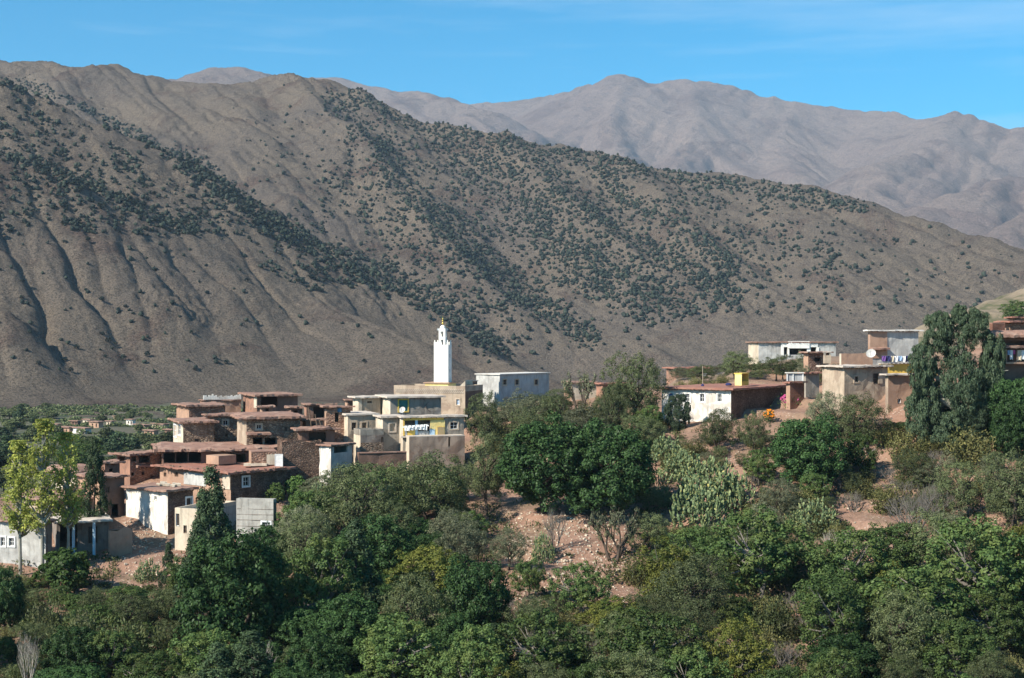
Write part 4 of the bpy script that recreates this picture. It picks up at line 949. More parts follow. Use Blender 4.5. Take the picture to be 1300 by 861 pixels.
# H6 sheds
h = House('mud_shed', 'low mud shed with an open dark front right of the big stone house', 386, 389, 424, 514, 545, 183, 72, ('mud', 'mudd'))
h.open('R', 398, 411, 517, 535, 'hole'); h.walls().roof('roof', .4, .2, True, .15)
h = House('mud_shed', 'pink mud shed beside the blue water tank', 412, 414, 445, 517, 548, 180, 72, ('mudl', 'mstone')); h.open('R', 425, 430, 524, 536, 'hole'); h.walls().roof('roof', .5, .22, True, .15)
h = House('mud_shed', 'dark mud lean-to with a ragged brush roof above the retaining wall', 378, 383, 425, 546, 580, 169, 66, ('mudd', 'mudd')); h.open('R', 392, 414, 549, 561, 'hole'); h.walls().roof('roof', .6, .25, True, .2)
h = House('retaining_wall', 'tall dark rubble retaining wall below the sheds right of the big stone house', 352, 358, 408, 560, 592, 166.5, 71, ('stoned', 'stoned'), cat='wall', ragged=.4); h.walls(); mb = MB(); mb.quad(h.pt('L', 0, h.z1 - .2), h.pt('R', h.len['R'], h.z1 - .2), h.pt('R', h.len['R'], h.z1 - .2) + h.d['L'] * h.len['L'], h.pt('L', h.len['L'], h.z1 - .2)); h.bld(mb, 'wall_top', M['soil'])
# H7 middle terrace house
h = House('stone_house', 'old stone house with an open timbered loft on the left edge of the village', 148, 165, 205, 578, 615, 170, 45, ('mud', 'mstone'))
h.open('L', 150, 158, 580, 588, 'hole'); h.open('R', 167, 173, 580, 586, 'hole'); h.open('R', 176, 190, 579, 587.5, 'hole'); h.open('R', 166.5, 170, 600, 604, 'hole'); h.open('R', 180, 183, 599, 603, 'hole'); h.open('R', 191, 196.5, 604, 613, 'door', 'frameb', 'door')
h.awning('R', 172, 192, 593, .5); h.walls(); h.roof('roof', .6, .3, True, .2, stones=True)
h = House('mud_house', 'sprawling mud house with a long open dark loft above the pale walled house', 200, 206, 352, 573, 612, 167.5, 76, ('mud', 'mudd'))
h.open('R', 208, 255, 574, 587, 'hole'); h.open('R', 262, 312, 577, 592, 'hole'); h.open('R', 322, 326, 580, 587, 'hole'); h.walls(); h.roof('roof', .9, .35, True, .2, rise=.2, stones=True)
for px in (222, 238, 275, 292):
    mb = MB(); mb.tube([h.pt('R', h.u('R', px), h.z0 - .5, -.1), h.pt('R', h.u('R', px) + .1, h.z1 + .05, -.1)], .09, 6); h.bld(mb, 'loft_post', M['wood'])
# courtyard walls
h = House('courtyard_wall', 'pink courtyard wall with a whitewashed end beside the white door', 316, 319, 352, 574, 592, 163.5, 74, ('mudl', 'mstone'), cat='wall', ragged=.15); h.box('whitewashed_panel', 'R', 338.5, 351, 577, 590, 'tan', .02, .03)
h.walls(); mb = MB(); mb.obox((h.C.x, h.C.y, h.z1 - .05), h.d['L'] * h.len['L'], h.d['R'] * h.len['R'], Vector((0, 0, .12))); h.bld(mb, 'wall_coping', M['roof'])
dp = P(354, 588, 163.5); e = empty('white_door', dp, 'small white painted door standing at the end of the pink courtyard wall', 'door')
mb = MB(); mb.obox((-.38, 0, -.4), (.76, 0, 0), (0, .08, 0), (0, 0, 1.35)); mb.build('door_leaf', M['doorw'], e); mb = MB(); mb.obox((-.46, -.03, -.4), (.08, 0, 0), (0, .14, 0), (0, 0, 1.43)); mb.obox((.38, -.03, -.4), (.08, 0, 0), (0, .14, 0), (0, 0, 1.43)); mb.obox((-.38, -.03, .95), (.76, 0, 0), (0, .14, 0), (0, 0, .08)); mb.build('door_frame', M['frame'], e)
# H8
h = House('mud_house', 'large pale walled house with a red courtyard roof and white framed window', 203, 293, 363, 601, 640, 158, 42, ('mudl', 'stoned'))
h.open('L', 208, 211, 600, 605, 'window', 'frameb'); h.open('L', 222, 226, 599, 605, 'window', 'frameb'); h.open('R', 308.5, 316, 605.5, 617, 'window', 'frame', surround='frame', bars=1); h.box('whitewashed_panel', 'L', 234, 262, 600.5, 616, 'greyl', .05, .03); h.box('whitewashed_panel', 'L', 283, 292.8, 602, 621, 'tan', .06, .03)
h.walls(); h.roof('roofr', .75, .3, True, .15, stones=True)
mb = MB(); c0 = h.C + h.d['L'] * 3.2 + h.d['R'] * 4.2; mb.obox((c0.x, c0.y, h.z1 + .33), Vector((2.6, .3, 0)), Vector((-.1, .8, 0)), Vector((0, 0, .28))); h.bld(mb, 'roof_curb', M['tan'])
mb = MB(); c0 = h.C + h.d['L'] * 7 + h.d['R'] * 3.5; mb.obox((c0.x, c0.y, h.z1 + .31), h.d['L'] * 2.4, h.d['R'] * 2.5, Vector((0, 0, 1.0))); h.bld(mb, 'roof_hatch', M['mudl'])
# H9 lime-washed house
h = House('limewashed_house', 'limewashed house with dark tree shadows on its wall above the dirt yard', 160, 213, 245, 624, 668, 153, 38, ('white', 'stoned'))
h.open('R', 236.5, 243.5, 632, 645, 'door', 'frame', 'door', surround='frame'); h.open('L', 196, 199, 630, 635, 'window'); h.walls(); h.roof('roof', .5, .28, True, .13)
mb = MB()
for k in range(26):
    p = h.C + h.d['L'] * random.uniform(1, 5) + h.d['R'] * random.uniform(1.6, 2.8); sz = random.uniform(.15, .38); mb.obox((p.x, p.y, h.z1 + .25), (sz, sz * .3, 0), (-sz * .3, sz, .05), (0, .03, sz * .7))
h.bld(mb, 'stone_heap', M['tan'], kind='stuff')
# H10 block building
h = House('block_building', 'unfinished grey block building with a barred window, in front of the shaded house', 300, 347, 351, 638.5, 690, 147, 12, ('block', 'greyd'))
h.open('L', 333, 343, 663, 673, 'window', 'frame', surround='frame', bars=4); h.walls(); h.parapet('block', .35)
for yy in (646, 653, 660, 668, 676): h.box('course_line', 'L', 301, 346.5, yy, yy + .7, 'greyd', .012, .02)
h = House('block_building', 'cream block building with a dark doorway at the edge of the dirt yard', 222, 251, 300, 651, 705, 148, 20, ('tan', 'block'))
h.open('L', 223, 227.5, 652, 668, 'door', 'frame', 'door'); h.open('L', 233, 237, 667, 677, 'window', 'frameb'); h.walls(); h.parapet('tan', .4)
# H11 far left houses
h = House('mud_house', 'mud house with a sloping pinkish roof behind the poplars', 62, 97, 124, 601, 625, 163, 30, ('tan', 'mudl')); h.open('R', 103, 107, 608, 615, 'window', 'frameb'); h.walls(); h.roof('roof', .6, .35, True, .12, rise=.5)
h = House('mud_house', 'shaded mud house between the narrow dark tree and the limewashed house', 98, 126, 158, 607, 668, 156, 45, ('mudl', 'mudd')); h.open('R', 134, 139, 618, 626, 'window', 'frameb'); h.open('R', 142, 150, 640, 656, 'hole'); h.walls(); h.roof('roof', .5, .25, True, .14)
h = House('mud_house', 'low dark fronted mud house directly behind the poplar trunks', 20, 60, 118, 636, 668, 154, 48, ('tand', 'mudd')); h.open('R', 72, 80, 641, 655, 'hole'); h.open('R', 88, 96, 640, 650, 'window', 'frameb'); h.walls(); h.roof('roof', .6, .25, True, .14)
h = House('porch_house', 'house with a low canopy on pale blue posts near the foot of the poplars', 58, 72, 138, 663, 712, 148, 68, ('greyd', 'greyd')); h.open('R', 76, 98, 665, 695, 'hole'); h.open('R', 112, 124, 668, 690, 'door', 'frameb', 'door'); h.walls(); h.roof('slab', .5, .2, True, .08, ohs=(.3, 1.4, .3))
for px in (92, 118):
    p = h.pt('R', h.u('R', px), h.z1, 1.2); mb = MB(); mb.obox((p.x - .12, p.y - .12, h.z0 - .5), (.24, 0, 0), (0, .24, 0), (0, 0, h.z1 - h.z0 + .5)); h.bld(mb, 'post', M['sky'])
h = House('whitewashed_house', 'whitewashed house with two pale windows cut by the left edge of the picture', -30, 58, 66, 663, 735, 145, 14, ('greyl', 'greyd')); h.open('L', 1, 6.5, 682, 693, 'window', 'frame', surround='frame'); h.open('L', 11.5, 18, 683, 693, 'window', 'frame', surround='frame'); h.walls(); h.roof('roof', .4, .25, True, .1)
h = House('yard_wall', 'crumbling mud yard wall between the porch and the dirt yard', 134, 139, 168, 673, 702, 147, 60, ('mudl', 'mudl'), cat='wall', ragged=.7); h.len['L'] = .5; h.walls(); mb = MB(); mb.quad(h.pt('L', 0, h.z1), h.pt('R', h.len['R'], h.z1), h.pt('R', h.len['R'], h.z1) + h.d['L'] * .5, h.pt('L', .5, h.z1)); h.bld(mb, 'wall_top', M['mud'])

for (xl, xc, xr, yt, yb, D, a, m1, m2, lb, hole) in (
    (330, 333, 346, 517, 526, 188, 70, 'mudl', 'mud', 'tiny mud room standing behind the broad pink roof', (337, 341, 519, 525)), (366, 369, 384, 518, 533, 186, 68, 'mud', 'mudd', 'half ruined mud room at the right end of the broad pink roof', (373, 378, 521, 530)),
    (425, 428, 444, 533, 550, 184, 70, 'mudd', 'mudd', 'dark mud wall block between the pole stack and the cement house', (432, 437, 538, 548)), (384, 388, 410, 534, 550, 176, 70, 'mud', 'mud', 'low pink mud store under the leaning poles', (394, 400, 538, 546)),
    (196, 199, 214, 566, 580, 176, 66, 'mudl', 'mud', 'small mud room between the timbered loft and the stone house', (204, 208, 570, 577)), (252, 256, 276, 574, 583, 171, 74, 'mudl', 'mudl', 'low kerb like room on the sprawling roof', (262, 266, 576, 581)),
    (128, 133, 152, 588, 612, 164, 60, 'mud', 'mudd', 'dark mud room left of the timbered loft', (138, 143, 595, 603)), (84, 92, 110, 622, 640, 158, 60, 'mudl', 'tand', 'low mud annex below the sloping pinkish roof', (98, 103, 628, 636))):
    h = House('mud_room', lb, xl, xc, xr, yt, yb, D, a, (m1, m2), ragged=.1); h.open('R', *hole, 'hole'); h.walls(); h.roof('roof', .4, .22, True, .14, stones=True)
# ================================================================ centre
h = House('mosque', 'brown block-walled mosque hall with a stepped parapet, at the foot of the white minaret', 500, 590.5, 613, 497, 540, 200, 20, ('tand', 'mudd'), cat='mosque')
h.open('L', 579.5, 583.5, 507, 514, 'window', 'frame', 'clothb', surround='frametan'); h.walls()
h.parapet('tand', .75)
for r_ in range(3):
    for i in range(34):
        u = .3 + i * (h.len['L'] - .6) / 34 + (r_ % 2) * .14; mb = MB(); mb.obox(h.pt('L', u, h.z1 + .10 + r_ * .2 - .35, .012), h.d['L'] * .15, h.n['L'] * .09, Vector((0, 0, .1)))
        if i == 0 and r_ == 0: b0 = h.bld(mb, 'raised_block', M['slab']); bz = h.pt('L', u, h.z1 + .10 - .35)
        else:
            o = b0.copy(); C.objects.link(o); q = h.pt('L', u, h.z1 + .10 + r_ * .2 - .35) - bz; o.location = q
mb = MB(); p = h.pt('L', .0, h.z1 + .76, 0); mb.poly([p, p + h.d['L'] * .8, p + Vector((0, 0, .7))]); mb.poly([p + h.d['R'] * .2 + Vector((0, 0, .7)), p + h.d['L'] * .8 + h.d['R'] * .2, p + h.d['R'] * .2]); mb.quad(p + Vector((0, 0, .7)), p + h.d['L'] * .8, p + h.d['L'] * .8 + h.d['R'] * .2, p + Vector((0, 0, .7)) + h.d['R'] * .2); mb.quad(p, p + Vector((0, 0, .7)), p + Vector((0, 0, .7)) + h.d['R'] * .2, p + h.d['R'] * .2); h.bld(mb, 'corner_horn', M['tan'])
mb = MB(); q = h.C + h.d['L'] * 3.5 + h.d['R'] * 2.2; mb.obox((q.x, q.y, h.z1), h.d['L'] * 3.6, h.d['R'] * 3, Vector((0, 0, 1.0))); h.bld(mb, 'roof_room', M['yellowl']); mb = MB(); q = q - h.d['L'] * .2 - h.d['R'] * .2; mb.obox((q.x, q.y, h.z1 + 1.003), h.d['L'] * 4, h.d['R'] * 3.4, Vector((0, 0, .15))); h.bld(mb, 'roof_slab', M['mudl'])
# minaret
mn = P(569, 492, 204); e = empty('minaret', mn, 'tall square white minaret with a gilt finial rising behind the mosque wall', 'minaret'); am = R(11)
dl, dr = Vector((-math.cos(am), math.sin(am), 0)), Vector((math.sin(am), math.cos(am), 0)); W_ = 2.12; px2m = 204 / F
Hs = (492 - 438) * px2m
mb = MB(); mb.obox((0, 0, -7), dl * W_, dr * W_, (0, 0, 7 + Hs)); mb.build('shaft', M['purewhite'], e)
for side, (o_, d_) in enumerate(((Vector((0, 0, Hs)), dl), (Vector((0, 0, Hs)), dr), (dl * W_ + Vector((0, 0, Hs)), dr), (dr * (W_ - .28) + Vector((0, 0, Hs)), dl))):
    for k in range(5):
        if side in (1, 2) and k in (0, 4): continue
        t_ = .22; u = k * (W_ - t_) / 4; hh = .42 if k not in (0, 4) else .7
        inn = dr if side in (0, 3) else (dl if side == 1 else -dl)
        mb = MB(); mb.obox(o_ + d_ * u, d_ * t_, inn * .24, (0, 0, hh * .6)); mb.obox(o_ + d_ * (u + .05) + Vector((0, 0, hh * .6)), d_ * (t_ - .1), inn * .24, (0, 0, hh * .4)); mb.build('merlon', M['purewhite'], e)
lo = dl * (W_ * .27) + dr * (W_ * .27); LW = W_ * .46; Hl = 2.35
for i in range(2):                                   # lantern as two storeys with arched slots
    z = Hs + i * Hl * .5
    for (uo, wd) in ((0, LW * .3), (LW * .7, LW * .3)):
        for (vo_, vd) in ((0, LW * .3), (LW * .7, LW * .3)):
            mb = MB(); mb.obox(lo + dl * uo + dr * vo_ + Vector((0, 0, z)), dl * wd, dr * vd, (0, 0, Hl * .32)); mb.build('lantern_pier', M['purewhite'], e)
    mb = MB(); mb.obox(lo + Vector((0, 0, z + Hl * .32)), dl * LW, dr * LW, (0, 0, Hl * .18)); mb.build('lantern_wall', M['purewhite'], e)
mb = MB(); cc_ = lo + dl * LW * .5 + dr * LW * .5; zt = Hs + Hl
mb.lathe(cc_ + Vector((0, 0, zt)), [(.42, 0), (.42, .1), (.36, .3), (.2, .45), (.03, .52)], 12); mb.build('dome', M['purewhite'], e, smooth=True)
mb = MB(); mb.lathe(cc_ + Vector((0, 0, zt + .5)), [(.03, 0), (.03, .1), (.17, .2), (.17, .32), (.03, .42), (.03, .5), (.13, .58), (.13, .68), (.03, .76), (.03, .82), (.09, .88), (.09, .95), (.02, 1.0), (.015, 1.35)], 10); mb.build('finial', M['gold'], e, smooth=True)
for sgn in (0, 1):
    mb = MB(); q = cc_ + Vector((0, 0, zt - .12)) - dl * .5 * (1 if sgn == 0 else -1); mb.tube([q - dl * -.1, q, q + Vector((.18 if sgn == 0 else -.18, -.3, 0))], [.04, .07, .17], 8); mb.build('loudspeaker', M['metal'], e)
for z, fo in ((Hs * .35, 1), (Hs * .7, 1)):
    mb = MB(); mb.obox(dr * W_ * .45 + Vector((0, 0, z)) - dl * .012, dr * .16, dl * .02, (0, 0, .5)); mb.build('window_slot', M['door'], e)
mb = MB(); mb.obox(dr * .05 - dl * .3 + Vector((0, 0, -.4)), dr * 1.5, dl * .29, (0, 0, 1.1)); mb.build('stair_head', M['yellow'], e)

h = House('rendered_house', 'flat roofed grey-blue house with small windows to the right of the mosque', 604.5, 634.5, 697, 476, 520, 212, 36, ('greyl', 'bluewhite'))
for x in (640.5, 656, 680.5): h.open('R', x - 2, x + 2.2, 482, 488.5, 'window', 'frameb', surround='frametan')
h.open('R', 640, 644, 505, 511, 'window', 'frame', surround='frametan'); h.walls(); h.roof('slabw', .18, .2, False, .0)
h = House('yard_building', 'small dark walled lean-to tucked between the mosque and the grey-blue house', 592, 600, 606, 484, 500, 207, 50, ('tan', 'mudd')); h.walls(); h.roof('slab', .1, .15, False, .02)
h = House('mud_house', 'pinkish cream house mostly hidden behind the sparse tree at the centre', 716, 726, 757, 486, 515, 205, 70, ('mudl', 'tan')); h.open('R', 742, 746, 491, 497, 'window', 'frameb'); h.walls(); h.roof('roof', .35, .25, True, .1)
h = House('mud_house', 'mud walled house half buried in the willowy trees left of the white house', 757, 765, 800, 488, 512, 203, 62, ('mud', 'mstone')); h.walls(); h.roof('roofr', .4, .3, True, .1)

# H14 upper storey
h = House('long_house', 'long grey rendered house with a teal shuttered window under a wide slab roof', 481.5, 495.5, 560, 505, 527, 186, 70, ('tan', 'grey'))  # left wall gets a paler colour than the front for its sunlight
h.open('R', 506.5, 517.5, 508, 522, 'window', 'teal', 'teal', surround='yellow', bars=3); h.walls(); h.roof('slab', .5, .28, True, .05)
u0, u1, zb, zt = h.rect('R', 539, 545, 510, 522); mb = MB(); pts_ = [h.pt('R', u0 + (u1 - u0) * (1 - math.sin(t * math.pi) * .8), zb + (zt - zb) * t, .03) for t in [i / 10 for i in range(11)]]; mb.tube(pts_, .06, 5); h.bld(mb, 'arch_moulding', M['greyd'])
h = House('annex_house', 'recessed tan annex with a white pillar at the left end of the long grey house', 448, 455, 483, 505, 527, 188.5, 66, ('tan', 'tand')); h.open('R', 466, 472, 509, 512, 'window', 'frameb', surround='frametan'); h.box('corner_pillar', 'R', 455.3, 459, 505.5, 526, 'tan', .02, .1); h.walls(); h.roof('slab', .6, .25, True, .06)
h = House('mud_house', 'small pink mud house behind the left end of the long slab roof', 438, 441, 456, 508, 524, 196, 66, ('mudl', 'mstone')); h.walls(); h.roof('roof', .3, .2, True, .1)
# H13
h = House('cement_house', 'tan cement house with two dark upstairs windows and a left wall coloured as sunlit', 426, 441.5, 479, 527, 575, 179, 68, ('tan', 'tand'))  # sun on the left wall is put in as a lighter render
for x in (446.5, 459.5): h.open('R', x, x + 5.6, 536.5, 546, 'window', 'frameb', surround='frametan')
h.walls(); h.roof('slab', .25, .25, False, .04)
h2 = House('cement_house', 'grey cement house block with one closed tan shutter beside the yellow balcony', 477, 486, 511, 530, 582, 176, 69, ('tan', 'grey'))  # cream on the left wall paints in its sunlit side, front stays grey
h2.open('R', 494.5, 501.5, 538, 547.5, 'window', 'frametan', 'frametan', surround='slab'); h2.walls(); h2.roof('slab', .3, .28, True, .05)
h3 = House('terrace_block', 'projecting grey cement terrace with a low parapet below the two dark windows', 449, 457.5, 487, 553, 585, 173.5, 68, ('tan', 'greyd')); h3.box('stone_facing', 'R', 458, 486.5, 562, 584, 'stone', .0, .08); h3.open('R', 484, 486, 555, 563, 'hole'); h3.walls(); h3.parapet('grey', .72, .18)  # left side coloured lighter to carry the sun, front kept dark
# H15 yellow balcony house
h = House('balcony_house', 'house with a bright yellow balcony and a pale blue pillar', 507, 511.5, 589, 530, 585, 175, 72, ('tan', 'grey'))
h.holes['R'].append(h.rect('R', 513, 546, 533.5, 552.5))
h.open('R', 571.5, 581, 536, 544.5, 'window', 'frame', surround='frametan'); h.walls(); h.roof('slab', .35, .25, True, .05)
h.box('fascia', 'R', 511.8, 563, 529.2, 533.4, 'yellow', .02, .12); h.box('yellow_wall', 'R', 546.2, 564.5, 533.6, 553, 'yellowl', .02, .1); h.box('yellow_wall', 'R', 511.8, 513.4, 533.6, 553, 'yellow', .02, .12)
h.box('pillar', 'R', 527.2, 530.2, 533.5, 552.5, 'sky', -.15, .2); h.box('balustrade', 'R', 517, 526.5, 546, 552.8, 'yellow', .03, .1); h.box('balustrade', 'R', 530.5, 544, 547.5, 552.8, 'greyl', .03, .08); h.box('balustrade', 'R', 513.6, 516.8, 547, 552.8, 'greyl', .03, .08)
h.box('blue_wall', 'R', 545, 551.5, 545, 552.8, 'sky', .13, .03); h.box('panel_door', 'R', 554.5, 564, 541.5, 552.5, 'yellow', .13, .05)
for i in range(7): h.box('panel_slat', 'R', 555.0 + i * 1.3, 555.6 + i * 1.3, 542, 552, 'frametan', .185, .02)
h.box('balcony_slab', 'R', 508, 566, 553.2, 555, 'slab', .01, .55); h.box('buttress', 'R', 566, 568, 555.5, 575, 'greyd', .01, .25)
h.box('back_wall', 'R', 513.5, 546, 533.6, 552.4, 'bluewhite', -2.0, .1)
HB = h
hl = House('lower_storey', 'bare lower storey with a left face coloured as sunlit under the yellow balcony', 507, 519.5, 590, 555, 590, 173.4, 71, ('tan', 'rough')); hl.open('R', 569, 571.5, 553.5, 567, 'hole'); hl.walls(); mb = MB(); mb.obox((hl.C.x, hl.C.y, hl.z1 + .002), hl.d['L'] * hl.len['L'], hl.d['R'] * hl.len['R'], Vector((0, 0, .1))); hl.bld(mb, 'floor_slab', M['slab'])  # sunlight on the left face is painted as the cream colour
hw = House('garden_wall', 'long low mud garden wall with a pale coping below the cement houses', 452, 455, 516, 576, 590, 169, 72, ('mudd', 'mudd'), cat='wall'); hw.len['L'] = .6; hw.walls(); mb = MB(); mb.obox(hw.pt('R', 0, hw.z1 + .002, .08), hw.d['R'] * hw.len['R'], -hw.n['R'] * .7, Vector((0, 0, .12))); hw.bld(mb, 'wall_coping', M['roof'])
h = House('white_hut', 'small whitewashed hut with a narrow doorway and open side bay, left of the garden wall', 396.5, 420, 447, 566, 588, 167, 33, ('white', 'greyl')); h.open('L', 401.5, 405, 571.5, 585, 'hole'); h.open('R', 424, 441, 566.5, 574.5, 'hole'); h.walls(); h.roof('roof', .35, .22, True, .09)

# ================================================================ right village
h = House('white_house', 'long white house with four small windows and a pink mud roof, right of centre', 840, 928, 1004, 495, 535, 172, 36, ('white', 'stoned'))
for x, bl in ((851.8, 1), (873, 0), (891.5, 0), (913.8, 0)): h.open('L', x - 2.7, x + 2.7, 499.5 + (x - 840) * .012, 509.5 + (x - 840) * .012, 'window', 'blue' if bl else 'frame', 'blue' if bl else 'glass', surround='purewhite')
h.walls(); h.roof('roofr', .6, .3, True, .07); HW = h
def on_roof(h_, px, D, dz=.32): q = P(px, 430, D); return Vector((q.x, q.y, h_.z1 + dz))
q = on_roof(h, 937, 178); e = empty('roof_hatch_hut', q, 'bright yellow box hut standing on the roof of the white house', 'roof hut'); a_ = R(36); d1, d2 = Vector((-math.cos(a_), math.sin(a_), 0)), Vector((math.sin(a_), math.cos(a_), 0))
mb = MB(); b_ = Vector((.45, 0, 0)); mb.obox(b_, d1 * .95, d2 * .12, (0, 0, 1.45)); mb.build('front_wall', M['yellowl'], e)
mb = MB(); mb.obox(b_ + d1 * .83 + d2 * .123, d1 * .12, d2 * 1.7, (0, 0, 1.45)); mb.build('far_wall', M['yellow'], e)
mb = MB(); mb.obox(b_ + d2 * 1.83, d1 * .83, d2 * .12, (0, 0, 1.45)); mb.build('back_wall', M['yellow'], e); mb = MB(); mb.obox(b_ + d2 * .123, d1 * .1, d2 * 1.7, (0, 0, .5)); mb.build('low_wall', M['yellow'], e)
mb = MB(); mb.obox(b_ + Vector((0, 0, 1.453)) - d1 * .08 - d2 * .08, d1 * 1.12, d2 * 2.12, (0, 0, .1)); mb.build('lid', M['yellow'], e)
q = on_roof(h, 892, 176); e = empty('tv_antenna', q, 'thin pole antenna on the left part of the white house roof', 'antenna'); mb = MB(); mb.tube([(0, 0, 0), (0, 0, 2.5)], .035, 6); mb.build('mast', M['frametan'], e)
for zz, L in ((1.35, .45), (1.5, .55), (1.25, .4)): mb = MB(); mb.tube([(-.05, 0, zz), (L, 0, zz + .02)], .025, 5); mb.build('antenna_arm', M['metal'], e)
mb = MB(); mb.lathe((0, 0, 0), [(.2, 0), (.2, .12), (.06, .3)], 8); mb.build('mast_foot', M['navy'], e)
q = on_roof(h, 925, 178); e = empty('folded_tarpaulin', q, 'dark blue bundle lying on the roof beside the yellow box hut', 'bundle'); mb = MB(); mb.lathe((0, 0, 0), [(.36, 0), (.42, .12), (.34, .26), (.12, .34)], 10); mb.build('bundle', M['navy'], e, smooth=True)
h = House('brick_shed', 'small shed with red brick infill and a white framed opening beside the white house roof', 998, 1003, 1021, 486, 520, 176, 60, ('mudl', 'brick')); h.walls(); h.roof('roofr', .3, .2, True, .08)
e = empty('roof_kiosk', Vector((h.C.x + .1, h.C.y + .5, h.z1 + .2)), 'white framed open box on top of the small brick shed', 'roof box')
for (x, w) in ((-.4, .12), (.35, .1), (1.55, .12)): mb = MB(); mb.obox((x, 0, 0), (w, 0, 0), (0, .12, 0), (0, 0, .95)); mb.build('post', M['frame'], e)
mb = MB(); mb.obox((-.45, -.1, .953), (2.2, 0, 0), (0, 1.2, 0), (0, 0, .12)); mb.build('lid', M['slabw'], e); mb = MB(); mb.obox((-.4, .13, 0), (2.1, 0, 0), (0, .1, 0), (0, 0, .9)); mb.build('back_panel', M['bluewhite'], e)
h = House('cement_shed', 'grey cement shed between the brick shed and the tan cement house', 1019, 1023, 1040, 474, 515, 180, 66, ('grey', 'grey')); h.walls(); h.roof('roofr', .5, .2, True, .1)
# H21
h = House('white_building', 'white building with a broad pale gable panel and three openings, high behind the trees', 962, 991, 1062, 435, 458, 226, 22, ('grey', 'white'))
h.C = P(963, 435, 226); h.d['R'] = Vector((math.sin(R(84)), math.cos(R(84)), 0)); h.n['R'] = Vector((math.cos(R(84)), -math.sin(R(84)), 0)); h.d['L'] = -h.n['R']; h.n['L'] = -h.d['R']; h.len = {'R': abs(h.u('R', 1061)), 'L': 6.0}; h.mats = ('tan', 'greyl')
h.open('R', 995, 999.5, 441, 450, 'hole'); h.open('R', 1002, 1024, 442.5, 450, 'hole'); h.open('R', 1029, 1036, 441, 450, 'hole'); h.walls(); h.roof('roof', .35, .22, True, .05)
h.box('white_front', 'R', 991.5, 1038, 435.2, 440.8, 'purewhite', .02, .12); h.box('gable_panel', 'R', 1000, 1027, 433.2, 442.3, 'purewhite', .15, .15)
for x0, x1 in ((991.5, 994.8), (999.7, 1001.8), (1024.3, 1028.8), (1036.3, 1039.5)): h.box('pier', 'R', x0, x1, 440.9, 452, 'purewhite', .02, .12)
# H22
h = House('tan_house', 'tan cement house with a shuttered window and wide slab roof left of the eucalyptus', 1044, 1072, 1127, 466, 520, 166, 66, ('tand', 'tand'))
h.open('R', 1085, 1089.5, 478, 485, 'window', 'frameb', surround='frametan'); h.open('R', 1108.5, 1120, 474, 487, 'window', 'frameb', 'door', surround=None, bars=1); h.box('shutter', 'R', 1114.5, 1120, 474, 487, 'frametan', .02, .06)
h.walls(); h.roof('slab', .5, .25, True, .08)
q = on_roof(h, 1050, 176, .25); e = empty('chimney', q, 'square block chimney on the left end of the tan slab roof', 'chimney'); mb = MB(); mb.obox((-.4, -.4, 0), (.8, 0, 0), (0, .8, 0), (0, 0, 1.0)); mb.build('stack', M['tand'], e)
for x in (-.38, .22): mb = MB(); mb.obox((x, -.38, 1.003), (.16, 0, 0), (0, .7, 0), (0, 0, .35)); mb.build('pot_support', M['grey'], e)
mb = MB(); mb.obox((-.45, -.45, 1.356), (.9, 0, 0), (0, .9, 0), (0, 0, .1)); mb.build('cap', M['slab'], e)
h = House('pink_house', 'narrow pinkish cream house front beside the eucalyptus trunk', 1124, 1127.5, 1172, 476, 522, 162, 72, ('tand', 'mudl')); h.open('R', 1139, 1144, 506, 512, 'window', 'frame'); h.walls(); h.roof('slab', .45, .22, True, .08)
h = House('upper_house', 'two tone house of pink and grey render with an awning, high behind the eucalyptus', 1102, 1104, 1166, 420, 462, 190, 76, ('mudl', 'greyl'))
h.box('pink_wall', 'R', 1104.2, 1126, 421, 455, 'mudl', .01, .1); h.open('R', 1113, 1117.5, 431, 439.5, 'window', 'frameb', surround='frametan'); h.holes['R'] = h.holes['R']; h.awning('R', 1104, 1126, 444, .9); h.walls(); h.roof('slabw', .5, .22, True, .06)
mb = MB(); h.e.children[0]
h = House('terrace_wall', 'yellow painted terrace wall behind the washing line', 1116, 1118, 1190, 462, 476, 172, 76, ('yellow', 'yellow'), cat='wall'); h.walls(); h.roof('slab', .1, .12, False, .03); HT = h
h = House('yard_wall', 'pale low yard wall behind the tan slab roof', 1066, 1068, 1108, 449, 462, 186, 76, ('tan', 'mudl'), cat='wall', ragged=.1); h.len['L'] = .5; h.walls()
h = House('mud_house', 'low mud house with a stepped roof just left of the block chimney', 1020, 1026, 1052, 448, 470, 196, 66, ('mudl', 'mstone')); h.open('R', 1034, 1042, 454, 459, 'hole'); h.walls(); h.roof('roof', .5, .25, True, .1)
# H24 stack on the right edge
h = House('mud_house', 'old mud house with sagging pink roof and open gallery at the right edge', 1253, 1259, 1345, 428, 462, 152, 74, ('mudl', 'mudd'))
h.open('R', 1263, 1300, 433, 440, 'hole'); h.open('R', 1265, 1285, 445, 459, 'hole'); h.open('R', 1290, 1310, 445, 459, 'hole'); h.awning('R', 1257, 1325, 442, .9); h.walls(); h.roof('roof', .9, .35, True, .15, rise=.5, stones=True); HR = h
for px in (1268, 1274, 1287): mb = MB(); mb.tube([h.pt('R', h.u('R', px), h.z0, .5), h.pt('R', h.u('R', px) + .05, h.z0 + 1.5, .5)], .07, 6); h.bld(mb, 'gallery_post', M['mudl'])
h.box('gallery_floor', 'R', 1259, 1330, 459.5, 462, 'mudl', .01, .9)
h = House('brick_house', 'dark red brick block behind the sagging roof at the right edge', 1256, 1260, 1276, 411, 426, 162, 70, ('brick', 'brick')); h.walls(); mb = MB(); mb.obox((h.C.x, h.C.y, h.z1), h.d['L'] * h.len['L'], h.d['R'] * h.len['R'], Vector((0, 0, .12))); h.bld(mb, 'roof', M['roof'])
